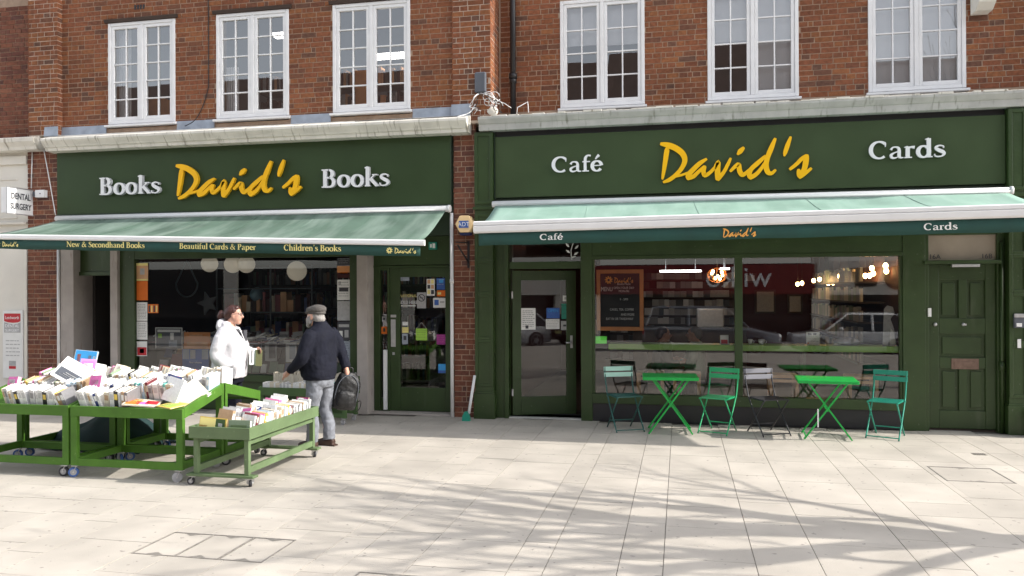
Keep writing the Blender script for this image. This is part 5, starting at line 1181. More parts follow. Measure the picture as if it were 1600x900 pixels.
bk = MB()
for z in (1.02, 1.47): fill_shelf(bk, -7.7, -6.05, 1.25, 1.45, z, .16, .34, .03, .12, 8, rnd)
obj('shelved_books', bk, BK, t, kind='stuff')
t = thing('display_table', 'window display of face out books and papers behind the bookshop glass', 'display', (-6.6, .5, .7))
obj('table', MB().box(-8.4, -4.85, .2, .95, .50, .54).box(-8.4, -4.85, .5, .95, .54, .94), 'shelf_dark', t)
bk = MB(); x = -8.2
while x < -4.95:
    w = rnd.uniform(.12, .24)
    for (y, z) in ((.25, .545), (.42, .76)):
        if rnd.random() < .85:
            a = R_(-rnd.uniform(18, 32)); rm = Matrix.Rotation(a, 3, 'X'); bk.box(x, x + w, y, y + .02, z, z + w * 1.25, rnd.randrange(9), rm, (x, y, z))
    x += w + rnd.uniform(.02, .08)
for k in range(90):
    x = rnd.uniform(-8.2, -5.0); y = rnd.uniform(.75, .95); bk.box(x, x + rnd.uniform(.1, .18), y, y + .02, .945 + rnd.uniform(0, .14), .97 + rnd.uniform(.02, .19), rnd.choice((0, 2, 5, 6, 8, 8, 8, 8, 8)), Matrix.Rotation(rnd.uniform(-.5, .1), 3, 'Y'), (x, y, 1.0))
obj('step', MB().box(-8.4, -4.85, .17, .40, .985, 1.0), 'shelf_dark', t)
for k in range(80):                                                 # paperbacks lying and leaning just behind the glass, page edges outwards
    x = rnd.uniform(-8.35, -5.05); y = rnd.uniform(.17, .26); w = rnd.uniform(.12, .2); hgt = rnd.uniform(.012, .03); z = 1.002 + rnd.choice((0, .035, .07, .10))
    bk.box(x, x + w, y, y + .12, z, z + hgt, rnd.choice((8, 8, 8, 6, 2, 5, 4)), Matrix.Rotation(rnd.uniform(-.45, .05), 3, 'Y'), (x, y, z))
for k in range(16):
    x = -7.05 + k * .135 + rnd.uniform(0, .03); w = rnd.uniform(.09, .13); bk.box(x, x + w, .2, .215, .56, .56 + w * 1.4, rnd.choice((8, 8, 2, 5, 6, 7)), Matrix.Rotation(-.3, 3, 'X'), (x, .2, .56))
obj('displayed_books', bk, BK + ['paper'], t, kind='stuff')
poster('poster', 'dark framed exhibition poster standing low in the bookshop window', 'poster', -8.14, -7.66, .92, 1.25, .13, 'grey', [(.0, 1, .96, 1, 'paper'), (.0, .03, 0, .96, 'paper'), (.97, 1, 0, .96, 'paper'), (.08, .92, .78, .9, 'paper'), (.1, .24, .5, .7, 'lime'), (.55, .68, .35, .75, 'paper'), (.5, .8, .08, .4, 'lead')])
poster('poster', 'tan brown poster standing behind the blue one in the bookshop window', 'poster', -7.64, -7.18, .92, 1.18, .14, 'wood_orange', [(.2, .7, .75, .85, 'wood'), (.1, .9, .1, .4, 'wood')])
poster('poster', 'blue poster with four pale book covers in the bookshop window', 'poster', -7.66, -7.2, .60, .915, .125, 'blue_print', [(.02, .26, .5, .98, 'lead'), (.3, .5, .52, .96, 'paper_grey'), (.52, .7, .52, .96, 'blue_print'), (.74, .98, .5, .98, 'lead')], txt=[('New releases', .04, .5, .3, 'letter_white')])
for (x, z, w, mm) in ((-6.55, .72, .22, 'lead'), (-6.28, .74, .2, 'paper_grey'), (-5.93, .73, .18, 'paper'), (-5.52, .72, .28, 'lead')):
    poster('display_book', {-6.55: 'pale blue backed book standing beside the woman in the window', -6.28: 'grey photographic book standing in the middle of the window', -5.93: 'small white book standing in the middle of the window', -5.52: 'wide pale blue book standing behind the man'}[x], 'book', x, x + w, z, z + .3, .19, mm, [(.35, .9, .15, .9, 'ink' if mm != 'paper' else 'lead')])
for (x, y, z, r, lab) in ((-7.74, 1.0, 2.28, .14, 'left paper lantern'), (-7.40, 1.15, 2.27, .145, 'middle paper lantern'), (-7.06, 1.0, 2.265, .145, 'right paper lantern of the cluster'), (-6.05, .8, 2.14, .16, 'large white paper lantern right of the others')):
    t = thing('paper_lantern', lab + ' hanging inside the bookshop window', 'lantern', (x, y, z), 'paper lanterns in the bookshop window')
    m = MB(); n = 20; K = 20
    m.rings([[(x + r * math.cos(-PI / 2 + PI * i / K) * math.cos(2 * PI * j / n) * (1 - .02 * (i % 2)) + 1e-4 * math.cos(j), y + r * math.cos(-PI / 2 + PI * i / K) * math.sin(2 * PI * j / n) * (1 - .02 * (i % 2)) + 1e-4 * math.sin(j), z + r * math.sin(-PI / 2 + PI * i / K)) for j in range(n)] for i in range(K + 1)])
    obj('shade', m, 'lantern', t); obj('wire', MB().tube([(x, y, z + r), (x, y, 2.7)], .004, 5), 'black', t)
t = thing('globe', 'blue world globe on a stand inside the bookshop window', 'globe', (-7.05, 1.35, 1.9))
obj('sphere', MB().ell((-7.05, 1.33, 1.76), (.125, .125, .125), 18, 12), 'globe', t); obj('stand', MB().tube([(-7.05, 1.33, 1.47), (-7.05, 1.33, 1.64)], .015, 8).tube([(-7.05, 1.33, 1.475), (-7.05, 1.33, 1.49)], .07, 12), 'shelf_dark', t)
t = thing('star_decoration', 'grey blue paper star hanging among the shelves in the bookshop', 'decoration', (-7.6, .8, 1.6))
pts = []
for k in range(10): a = PI / 2 + k * PI / 5 + .3; r = .2 if k % 2 == 0 else .09; pts.append((-7.65 + r * math.cos(a), 1.62 + r * math.sin(a)))
obj('star', MB().prism(pts, .8, .83), 'grey', t)
tag(obj('ring_decoration', MB().tube([(-8.0 + .2 * math.cos(a * PI / 12) * (1 - .6 * max(0, math.sin(a * PI / 12))), .75, 1.95 + (.22 + .15 * max(0, math.sin(a * PI / 12))) * math.sin(a * PI / 12)) for a in range(25)], .014, 6), 'grey'), 'drop shaped wire ring hanging inside the bookshop window', 'decoration')
t = thing('exit_sign', 'small green exit sign above the bookshop door', 'sign', (-3.6, .19, 2.5))
obj('plate', MB().box(-3.62, -3.50, .15, .189, 2.42, 2.53), 'chair_teal', t); obj('pictogram', MB().box(-3.60, -3.57, .148, .1495, 2.45, 2.5).box(-3.56, -3.52, .148, .1495, 2.44, 2.51), 'paper', t)
t = thing('sales_desk', 'grey sales desk seen low through the bookshop door', 'desk', (-3.7, 1.6, 0))
obj('front', MB().box(-4.05, -3.55, 1.5, 2.2, .2, .86), mat('mottled_grey_panel', (.10, .10, .105), .7, .4, 25), t); obj('top', MB().box(-4.2, -3.3, 1.45, 2.3, .95, .99), 'shelf_dark', t)
pp = MB()
for k in range(14): x = rnd.uniform(-4.1, -3.45); pp.box(x, x + .1, 1.45 + rnd.uniform(0, .1), 1.6, .992, 1.0 + rnd.uniform(.01, .12), rnd.randrange(2), Matrix.Rotation(rnd.uniform(-.3, .3), 3, 'Y'), (x, 1.5, 1))
obj('papers', pp, ['paper', 'paper_grey'], t, kind='stuff')

# café
t = thing('window_counter', 'long green counter shelf inside the café window', 'counter', (.9, .3, 1.0))
obj('top', MB().box(-.99, 2.78, .12, .48, .985, 1.065), 'counter', t, .006)
obj('bracket', MB().box(-.5, -.46, .2, .45, .3, 1.0).box(1.6, 1.64, .2, .45, .3, 1.0), 'shelf_dark', t)
def stool(x, y, label):
    t = thing('wooden_stool', label, 'stool', (x, y, 0), 'pale wooden stools under the café counter'); w = .165
    for sx in (-1, 1):
        for sy in (-1, 1): obj('leg', MB().box(x + sx * w - .022, x + sx * w + .022, y + sy * .15 - .02, y + sy * .15 + .02, .02, .62), 'wood', t, .003)
    obj('seat', MB().box(x - .19, x + .19, y - .18, y + .18, .62, .66), 'wood', t, .006)
    obj('rail', MB().box(x - w + .022, x + w - .022, y - .165, y - .14, .22, .262).box(x - w + .022, x + w - .022, y + .14, y + .165, .22, .262).box(x - w + .022, x + w - .022, y - .165, y - .14, .56, .6), 'wood', t, .003)
stool(-.42, .37, 'pale wooden stool furthest left under the café counter'); stool(.08, .37, 'pale wooden stool behind the right edge of the left green table')
stool(1.36, .37, 'pale wooden stool between the lilac chair and the right green table'); stool(2.36, .37, 'pale wooden stool beside the teal chair inside the window')
t = thing('wall_shelving', 'long wall of record and book shelves at the back of the café', 'shelving', (1, 6.4, 0))
fr = MB()
SZ = [.3 + .19 * k for k in range(10)]
for z in SZ: fr.box(-1.6, 1.25, 6.25, 6.58, z, z + .02)
obj('shelf', fr, 'shelf_dark', t)
bk = MB()
for z in SZ: fill_shelf(bk, -1.5, 1.2, 6.3, 6.4, z + .021, .12, .15, .09, .15, 6, rnd)
obj('record_sleeves', bk, ['paper_grey', 'book_grey', 'book_black', 'book_pale grey', 'shelf_dark', 'book_grey'], t, kind='stuff')
t = thing('side_shelving', 'dark shelves of cards along the right wall of the café', 'shelving', (2.9, 3, 0))
fr = MB(); bk = MB()
for z in (.7, 1.0, 1.3, 1.6, 1.9):
    fr.box(2.55, 2.93, 1.5, 6.0, z, z + .025)
    y = 1.55
    while y < 5.9: w = rnd.uniform(.08, .2); bk.box(2.6, 2.64, y, y + w, z + .027, z + .027 + rnd.uniform(.15, .24), rnd.randrange(4)); y += w + .02
obj('shelf', fr, 'shelf_dark', t); obj('greeting_cards', bk, ['paper_grey', 'book_grey', 'book_cream', 'book_sage green'], t, kind='stuff')
t = thing('service_counter', 'dark service counter at the back of the café', 'counter', (0, 4.6, 0)); obj('body', MB().box(-.9, 1.2, 4.4, 5.0, .02, 1.05), 'shelf_dark', t, .01); obj('top', MB().box(-.95, 1.25, 4.35, 5.05, 1.05, 1.09), 'grey', t, .005)
obj('machine', MB().box(.3, .8, 4.5, 4.9, 1.09, 1.45), 'steel', t, .02)
def hang(name, lab, x, y, z, build, group=None):
    t = thing(name, lab, 'lamp', (x, y, z), group); build(t); return t
BULBS = [(2.19, 5.0, 1.91, 0.033), (2.27, 5.0, 1.93, 0.033), (2.39, 4.4, 1.97, 0.033), (2.46, 4.2, 1.99, 0.033), (2.78, 5.2, 1.92, 0.033), (2.83, 5, 1.93, 0.033), (2.62, 3.2, 2.03, 0.033), (2.68, 2.8, 2.06, 0.033), (2.75, 2.3, 2.1, 0.033), (2.81, 2.2, 2.02, 0.033), (2.85, 2.1, 2.02, 0.033), (2.86, 1.9, 2.05, 0.033), (2.84, 1.9, 2.13, 0.033), (2.8, 0.9, 2.14, 0.033), (2.88, 1.2, 2.07, 0.033)]
BULB_NAMES = ['left bulb of the lowest far pair', 'right bulb of the lowest far pair', 'left bulb of the second far pair', 'right bulb of the second far pair', 'left bulb of the small pair below the emblem', 'right bulb of the small pair below the emblem', 'single bulb in front of the dark emblem', 'bulb just right of the dark emblem', 'bright bulb above the three small ones', 'left of the three small bulbs', 'middle of the three small bulbs', 'right of the three small bulbs', 'large bulb second from the right frame', 'largest bulb nearest the right frame', 'small bulb under the largest one']
for k, (x, y, z, r) in enumerate(BULBS):
    t = thing('pendant_bulb', BULB_NAMES[k] + ', glowing inside the café window', 'lamp', (x, y, z), 'bare bulbs hanging in the café')
    obj('bulb', MB().ell((x, y, z), (r, r, r * 1.25), 10, 8), 'lamp', t); obj('flex', MB().tube([(x, y, z + r), (x, y, 2.66)], .004, 5), 'black', t); obj('cap', MB().tube([(x, y, z + r * .9), (x, y, z + r * 2)], r * .45, 8), 'black', t)
t = thing('globe_pendant', 'clear globe lamp with a cluster of warm bulbs in the café', 'lamp', (.62, 3.2, 2.05))
cl = MB()
for k in range(7): a = k * 2.4; cl.ell((.62 + .09 * math.cos(a), 3.2 + .08 * math.sin(a), 2.06 + .07 * math.sin(k * 1.7)), (.024, .024, .028), 8, 6)
obj('bulb', cl, 'lamp', t); obj('flex', MB().tube([(.62, 3.2, 2.2), (.62, 3.2, 2.66)], .005, 5), 'black', t)
wr = MB()
for k in range(6): a = k * PI / 6; wr.tube([(.62 + .16 * math.cos(b * PI / 9) * math.cos(a), 3.2 + .16 * math.cos(b * PI / 9) * math.sin(a), 2.06 + .13 * math.sin(b * PI / 9)) for b in range(19)], .004, 4)
obj('cage', wr, 'wood_orange', t)
for (x0, x1, y, z, lab) in ((-.36, .36, 3.4, 2.13, 'long white strip light hanging in the middle of the café'), (.72, .9, 4.4, 2.19, 'short white strip light beyond the globe lamp')):
    t = thing('strip_light', lab, 'lamp', (x0, y, z)); obj('diffuser', MB().box(x0, x1, y, y + .25, z, z + .03), 'panel_lamp', t); obj('rod', MB().tube([(x0 + .1, y + .1, z + .03), (x0 + .1, y + .1, 2.66)], .006, 5).tube([(x1 - .1, y + .1, z + .03), (x1 - .1, y + .1, 2.66)], .006, 5), 'grey', t)
poster('card', 'white price card standing on the café counter', 'card', 1.66, 1.83, 1.066, 1.24, .3, 'paper', [(.1, .4, .75, .92, 'ink'), (.5, .75, .75, .92, 'ink'), (.05, .2, .05, .2, 'wood_orange')], lines=4)
poster('card', 'white and red card standing on the left part of the café counter', 'card', .53, .64, 1.066, 1.19, .25, 'paper', [(.1, .9, .05, .5, 'red_print')])
for k, (x, lab) in enumerate(((.93, 'small white cup standing left on the café counter'), (1.08, 'larger white cup standing beside the small one on the counter'))):
    t = thing('cup', lab, 'cup', (x, .3, 1.066)); r = .03 + .012 * k
    obj('bowl', MB().rings([[(x + rr * math.cos(j * PI / 8), .3 + rr * math.sin(j * PI / 8), z) for j in range(16)] for rr, z in ((r * .7, 1.066), (r, 1.10), (r * 1.08, 1.135))]), 'letter_white', t); obj('handle', MB().tube([(x + r + .02 * math.sin(a), .3, 1.10 + .02 * math.cos(a)) for a in (0, .6, 1.2, 1.9, 2.5, 3.1)], .004, 5), 'letter_white', t)
t = thing('paper_bag', 'crumpled shiny bag lying on the right part of the café counter', 'bag', (2.2, .3, 1.066))
m = MB(); rr_ = random.Random(6); m.ell((2.17, .3, 1.11), (.17, .09, .06), 14, 9); m.v = [(a + rr_.uniform(-.014, .014), b + rr_.uniform(-.014, .014), max(1.066, c + rr_.uniform(-.012, .012))) for a, b, c in m.v]; m.sm = [False] * len(m.sm); obj('body', m, mat('foil', (.5, .5, .52), .25, .3, 20, metal=.5), t); obj('flap', MB().prism([(1.98, 1.07), (2.06, 1.12), (2.12, 1.08), (2.06, 1.068)], .25, .256), 'paper', t)
t = thing('paper_figure', 'tall pale paper cut out figure at the right end of the counter', 'decoration', (2.68, .25, 1.066))
obj('sheet', MB().prism([(2.60, 1.066), (2.62, 1.55), (2.66, 1.6), (2.73, 1.58), (2.75, 1.5), (2.70, 1.42), (2.74, 1.30), (2.775, 1.066)], .22, .226), 'paper_grey', t); obj('cut_out', MB().prism([(2.685, 1.066), (2.70, 1.3), (2.73, 1.26), (2.765, 1.066)], .214, .2195), 'paper', t)
poster('poster', 'dark red poster on the café wall inside the open door', 'poster', -1.5, -1.3, .9, 1.5, 2.2, 'interior_red', [(.2, .8, .3, .7, 'wood')])

for (x, z, w, h, lab) in ((1.75, 1.55, .42, .5, 'large dark framed picture on the café back wall'), (2.35, 1.5, .3, .4, 'small framed picture right of the large one on the café back wall'), (1.45, 2.05, .25, .2, 'little framed picture high on the café back wall')):
    t = thing('framed_picture', lab, 'picture', (x, 6.55, z)); obj('frame', MB().box(x - w / 2, x + w / 2, 6.55, 6.59, z - h / 2, z + h / 2), 'shelf_dark', t); obj('print', MB().box(x - w / 2 + .04, x + w / 2 - .04, 6.54, 6.549, z - h / 2 + .04, z + h / 2 - .04), 'paper_grey', t)
# ------------------------------------------------------------------ people
def limb(mb, pts, radii, n=12, k=5, flat=1.0):
    P = catmull([(*p, r) for p, r in zip(pts, radii)], k); mb.tube([p[:3] for p in P], [p[3] for p in P], n); return mb
def torso(mb, rows, n=20):
    R = catmull(rows, 4)
    mb.rings([[(cx + rx * math.copysign(abs(math.cos(2 * PI * j / n)) ** .85, math.cos(2 * PI * j / n)), cy + ry * math.copysign(abs(math.sin(2 * PI * j / n)) ** .85, math.sin(2 * PI * j / n)), z) for j in range(n)] for (z, cx, cy, rx, ry) in R]); return mb
def skin_of(name, mb, m, parent, voxel=.009, smooth=4, wrinkle=0.0, wscale=.12):
    o = obj(name, mb, m, parent, world=False)
    r = o.modifiers.new('remesh', 'REMESH'); r.mode = 'VOXEL'; r.voxel_size = voxel; r.use_smooth_shade = True
    s = o.modifiers.new('smooth', 'SMOOTH'); s.iterations = smooth; s.factor = .5
    if wrinkle:
        tx = bpy.data.textures.new(name + '_folds', 'CLOUDS'); tx.noise_scale = wscale; tx.noise_depth = 2
        d = o.modifiers.new('folds', 'DISPLACE'); d.texture = tx; d.strength = wrinkle; d.texture_coords = 'LOCAL'
    return o
def hand(mb, w, d, side, curl=.5, s=1.0):
    """palm and five fingers from wrist point w along direction d; side = direction of the thumb"""
    w, d, side = Vector(w), Vector(d).normalized(), Vector(side).normalized(); nrm = d.cross(side).normalized()
    palm = w + d * .05 * s
    limb(mb, [tuple(w - d * .02), tuple(palm - d * .02), tuple(palm + d * .03 * s)], [.024 * s, .031 * s, .03 * s], 10, 3)
    for i, L in enumerate((.066, .075, .07, .056)):
        b = palm + d * .03 * s + side * (.028 - .0185 * i) * s; q = []
        dirn = d.copy(); p = b - d * .02
        q.append(tuple(p))
        for j in range(3): p = p + dirn * (L * s / 2.4); q.append(tuple(p)); dirn = (dirn + nrm * curl * .8).normalized()
        limb(mb, q, [.0105 * s, .0098 * s, .009 * s, .0075 * s], 8, 2)
    b = w + d * .025 + side * .02
    limb(mb, [tuple(b), tuple(b + (side * .8 + d * .7).normalized() * .035 * s), tuple(b + (side * .45 + d).normalized() * .07 * s)], [.013 * s, .0115 * s, .009 * s], 8, 2)
def head(mb, c, fwd=(0, 1, 0), s=1.0, jaw=1.0):
    x, y, z = c
    mb.ell((x, y - .012 * s, z + .035 * s), (.074 * s, .094 * s, .085 * s), 18, 12)
    mb.ell((x, y + .018 * s, z - .025 * s), (.06 * s * jaw, .072 * s, .085 * s), 16, 10)
    mb.ell((x, y + .05 * s, z - .085 * s), (.034 * s * jaw, .035 * s, .03 * s), 12, 8)
    limb(mb, [(x, y + .082 * s, z + .025 * s), (x, y + .104 * s, z - .01 * s), (x, y + .108 * s, z - .022 * s), (x, y + .085 * s, z - .03 * s)], [.009 * s, .013 * s, .016 * s, .012 * s], 8, 3)
    for k in (-1, 1):
        mb.ell((x + k * .074 * s, y - .005 * s, z + .0), (.012 * s, .021 * s, .032 * s), 10, 8)
        mb.ell((x + k * .032 * s, y + .072 * s, z + .03 * s), (.022 * s, .012 * s, .008 * s), 10, 6)
    mb.ell((x, y + .082 * s, z - .052 * s), (.022 * s, .012 * s, .007 * s), 10, 6); mb.ell((x, y + .08 * s, z - .066 * s), (.02 * s, .012 * s, .008 * s), 10, 6)
def face_bits(parent, c, s=1.0):
    x, y, z = c; m = MB()
    for k in (-1, 1): m.ell((x + k * .031 * s, y + .078 * s, z + .014 * s), (.012 * s, .009 * s, .008 * s), 10, 8, 0); m.ell((x + k * .031 * s, y + .086 * s, z + .014 * s), (.005 * s, .003 * s, .005 * s), 8, 6, 1)
    obj('eye', m, ['letter_white', 'ink'], parent, world=False)

def man():
    t = thing('person', 'person in flat cap and dark jacket browsing books with a rucksack in hand', 'person', (0, 0, 0))
    hc = (-.02, .045, 1.515)
    b = MB(); head(b, hc, s=1.02)
    limb(b, [(0, -.02, 1.36), (0, -.005, 1.43), (-.01, .02, 1.49)], [.07, .062, .06])
    torso(b, [(.78, 0, -.01, .155, .12), (.95, 0, .0, .165, .135), (1.2, 0, -.01, .175, .12), (1.36, 0, -.02, .14, .085), (1.40, 0, -.02, .07, .06)])
    limb(b, [(-.17, -.02, 1.32), (-.25, .04, 1.06), (-.21, .25, .90)], [.05, .042, .03]); limb(b, [(.17, -.02, 1.32), (.255, -.12, 1.06), (.25, -.20, .90)], [.05, .042, .03])
    hand(b, (-.205, .28, .885), (.05, .75, -.6), (.8, .2, .3), .35); hand(b, (.25, -.205, .88), (.0, -.1, -1), (-.1, 1, 0), .9)
    for s, fy in ((-1, .03), (1, -.05)): limb(b, [(s * .09, 0, .82), (s * .10, fy * .5 + .03, .46), (s * .105, fy, .08)], [.08, .055, .04])
    skin_of('body', b, 'skin', t, .0075, 2)
    face_bits(t, hc)
    j = MB()
    torso(j, [(.80, 0, .0, .19, .15), (.83, 0, .005, .215, .172), (.88, 0, .01, .222, .185), (1.0, 0, .025, .228, .195), (1.13, 0, .015, .226, .18), (1.25, 0, -.005, .22, .158), (1.34, 0, -.022, .195, .128), (1.40, 0, -.025, .125, .095), (1.44, -.002, -.015, .083, .08), (1.475, -.005, .0, .074, .074)])
    limb(j, [(-.165, -.015, 1.345), (-.235, -.005, 1.24), (-.275, .045, 1.06), (-.25, .15, .97), (-.215, .255, .90)], [.078, .08, .072, .062, .05]); limb(j, [(.165, -.02, 1.345), (.24, -.06, 1.24), (.268, -.125, 1.06), (.262, -.17, .96), (.252, -.198, .90)], [.078, .08, .07, .06, .05])
    skin_of('jacket', j, 'jacket', t, .011, 4, .022, .10)
    obj('hem_band', MB().rings([[(r * 1.0 * .212 * math.cos(2 * PI * k / 24), .004 + r * .17 * math.sin(2 * PI * k / 24), z) for k in range(24)] for r, z in ((.98, .795), (1.0, .805), (1.0, .84), (.98, .85))]), 'jacket', t, world=False)
    tr = MB()
    torso(tr, [(.70, 0, -.005, .165, .13), (.78, 0, -.008, .178, .142), (.86, 0, -.005, .175, .14)])
    for s, fy in ((-1, .03), (1, -.05)): limb(tr, [(s * .092, -.005, .80), (s * .10, fy * .25, .62), (s * .105, fy * .55 + .025, .44), (s * .108, fy * .8 - .01, .25), (s * .11, fy, .075)], [.10, .092, .076, .072, .07], 14)
    skin_of('trousers', tr, 'jeans', t, .011, 4, .022, .07)
    for s, fy in ((-1, .03), (1, -.05)):
        m = MB(); limb(m, [(s * .11, fy - .07, .045), (s * .112, fy, .05), (s * .12, fy + .10, .04), (s * .122, fy + .17, .03)], [.036, .047, .042, .028], 12, 3)
        m.box(s * .115 - .042, s * .115 + .042, fy - .10, fy + .185, .0, .018); skin_of('shoe', m, 'shoe', t, .008, 2)
    hr = MB(); hr.ell((-.02, .022, 1.53), (.08, .096, .075), 16, 10); hr.ell((-.02, -.015, 1.495), (.072, .07, .055), 14, 8)
    for k in (-1, 1): hr.ell((-.02 + k * .062, .085, 1.475), (.022, .045, .05), 10, 8)
    hr.ell((-.02, .115, 1.43), (.055, .045, .045), 14, 8); hr.ell((-.02, .145, 1.457), (.035, .014, .012), 10, 6)
    skin_of('beard', hr, 'beard', t, .007, 2, .006, .02)
    cp = MB(); cp.ell((-.02, .03, 1.60), (.103, .128, .05), 20, 10); cp.ell((-.02, .005, 1.615), (.095, .10, .048), 18, 10); limb(cp, [(-.02, .10, 1.575), (-.02, .165, 1.567), (-.02, .185, 1.56)], [.03, .016, .008], 8, 3)
    for k in (-.055, -.03, 0, .03, .055): limb(cp, [(-.02 + k, .09, 1.578), (-.02 + k * .9, .175 - abs(k) * .5, 1.563)], [.02, .009], 8, 2)
    skin_of('cap', cp, 'cap', t, .007, 2)
    obj('cap_band', MB().rings([[(-.02 + r * .088 * math.cos(2 * PI * k / 24), .02 + r * .108 * math.sin(2 * PI * k / 24), z) for k in range(24)] for r, z in ((.97, 1.553), (1.0, 1.56), (1.0, 1.585))]), 'cap', t, world=False)
    t.location = (-4.13, -2.42, 0); t.rotation_euler.z = R_(79)
    return t
MAN = man()
def rucksack():
    t = thing('rucksack', 'black rucksack hanging from the hand of the man in the flat cap', 'rucksack', (0, 0, 0))
    m = MB(); torso(m, [(.0, 0, 0, .10, .06), (.03, 0, 0, .145, .085), (.16, 0, .01, .16, .10), (.30, .005, .005, .15, .09), (.40, .0, 0, .12, .07), (.45, 0, 0, .07, .04)])
    skin_of('bag_body', m, 'bag', t, .01, 2, .03, .08)
    p = MB(); torso(p, [(.04, 0, -.085, .09, .035), (.1, 0, -.1, .105, .045), (.2, 0, -.1, .10, .04), (.24, 0, -.085, .07, .025)]); skin_of('pocket', p, 'bag', t, .008, 2, .012, .05)
    for s in (-1, 1): obj('strap', MB().tube(catmull([(s * .06, .07, .40), (s * .10, .13, .30), (s * .13, .14, .16), (s * .11, .09, .05)], 5), .012, 6), 'bag', t, world=False)
    obj('grab_loop', MB().tube(catmull([(-.03, 0, .44), (-.02, 0, .50), (.02, 0, .50), (.03, 0, .44)], 4), .009, 6), 'bag', t, world=False)
    obj('zip', MB().tube(catmull([(-.13, -.06, .12), (-.125, -.07, .28), (-.08, -.065, .38), (0, -.06, .425), (.08, -.065, .38), (.125, -.07, .28), (.13, -.06, .12)], 5), .005, 5), 'grey', t, world=False)
    obj('loose_strap', MB().tube(catmull([(.14, -.02, .1), (.19, -.04, .14), (.2, -.03, .05), (.17, -.02, .0)], 5), .006, 5), 'bag', t, world=False)
    t.location = (-3.95, -2.20, .41); t.rotation_euler = (R_(4), R_(12), R_(35)); return t
rucksack()
def woman():
    t = thing('person', 'person in white hooded fleece with tied back auburn hair and glasses', 'person', (0, 0, 0))
    hc = (0, .055, 1.51)
    b = MB(); head(b, hc, s=.98, jaw=1.12)
    limb(b, [(0, -.02, 1.34), (0, .0, 1.42), (0, .03, 1.47)], [.075, .062, .06])
    torso(b, [(.75, 0, -.02, .19, .16), (.95, 0, .0, .19, .16), (1.2, 0, .02, .18, .14), (1.34, 0, -.01, .15, .09), (1.39, 0, -.01, .07, .06)])
    limb(b, [(.18, -.02, 1.30), (.27, -.09, 1.06), (.24, .10, .93)], [.05, .045, .03]); limb(b, [(-.18, -.02, 1.30), (-.25, .06, 1.08), (-.13, .27, 1.05)], [.05, .042, .03])
    hand(b, (-.125, .285, 1.05), (.35, .8, .25), (.1, -.2, 1), .6); hand(b, (.20, .07, .90), (-.7, .3, -.6), (-.3, .5, .5), .4)
    for s in (-1, 1): limb(b, [(s * .10, 0, .82), (s * .11, .02, .46), (s * .11, 0, .06)], [.10, .065, .045])
    skin_of('body', b, 'skin', t, .0075, 2); face_bits(t, hc)
    tee = MB(); torso(tee, [(.98, 0, .03, .185, .165), (1.15, 0, .04, .18, .16), (1.27, 0, .03, .15, .125), (1.345, 0, .02, .10, .085)]); skin_of('top', tee, 'ink', t, .01, 2)
    j = MB()
    torso(j, [(.76, 0, -.03, .255, .215), (.80, 0, -.03, .265, .225), (.92, 0, -.02, .262, .22), (1.04, 0, .01, .25, .21), (1.16, 0, .03, .24, .19), (1.26, 0, .012, .225, .15), (1.34, 0, -.02, .185, .115), (1.385, 0, -.04, .12, .085)])
    limb(j, [(.17, -.02, 1.325), (.25, -.06, 1.20), (.285, -.095, 1.05), (.29, .0, .95), (.22, .09, .90)], [.085, .088, .08, .068, .058]); limb(j, [(-.17, -.02, 1.325), (-.245, .0, 1.2), (-.265, .06, 1.08), (-.2, .18, 1.05), (-.145, .255, 1.048)], [.085, .085, .075, .065, .052])
    hood = [(0, -.02, 1.395)]
    j.ell((0, -.125, 1.385), (.135, .065, .085), 16, 10); j.ell((.075, -.05, 1.40), (.05, .085, .045), 12, 8); j.ell((-.075, -.05, 1.40), (.05, .085, .045), 12, 8)
    skin_of('hoodie', j, 'hoodie', t, .011, 4, .022, .10)
    v = MB(); v.stroke([(0, 1.33, .12), (0, 1.2, .075), (.0, 1.08, .03)], .17, .20, 0, None, 4); v.v = [(x, y + .02 * (1.3 - z) * 2.0, z) for x, y, z in v.v]; obj('open_neck', v, 'ink', t, world=False)
    obj('zip', MB().tube(catmull([(.065, .13, 1.37), (.05, .185, 1.25), (.02, .232, 1.1), (.0, .225, .95), (0, .20, .80)], 5), .006, 6), 'alu', t, world=False)
    tr = MB(); torso(tr, [(.70, 0, -.02, .2, .17), (.80, 0, -.025, .225, .19)])
    for s in (-1, 1): limb(tr, [(s * .105, -.01, .78), (s * .115, .01, .46), (s * .115, -.02, .08)], [.12, .085, .07], 14)
    skin_of('trousers', tr, 'jacket', t, .011, 3)
    for s in (-1, 1): m = MB(); limb(m, [(s * .11, -.06, .045), (s * .112, 0, .05), (s * .12, .12, .04), (s * .122, .17, .03)], [.036, .046, .04, .026], 12, 3); skin_of('shoe', m, 'ink', t, .008, 2)
    hr = MB(); hr.ell((0, .02, 1.555), (.083, .103, .083), 18, 12); hr.ell((0, -.03, 1.52), (.078, .075, .075), 16, 10); hr.ell((0, .085, 1.60), (.06, .035, .03), 12, 8)
    hr.ell((0, -.135, 1.525), (.05, .04, .05), 14, 10); hr.ell((.02, -.15, 1.50), (.03, .03, .035), 12, 8)
    skin_of('hair', hr, 'hair', t, .007, 2, .008, .03)
    g = MB()
    for k in (-1, 1):
        g.tube([(k * .033 + .024 * math.cos(a * PI / 8), .152 - .004 * abs(math.cos(a * PI / 8)), 1.523 + .017 * math.sin(a * PI / 8)) for a in range(17)], .0028, 5); g.tube([(k * .057, .148, 1.527), (k * .078, .10, 1.53), (k * .079, .04, 1.525)], .003, 5)
    g.tube([(-.009, .153, 1.526), (.009, .153, 1.526)], .003, 5); obj('glasses', g, 'ink', t, world=False)
    t.location = (-5.39, -2.22, 0); t.rotation_euler.z = R_(-80); t.scale = (.89, .9, 1.01); return t
woman()
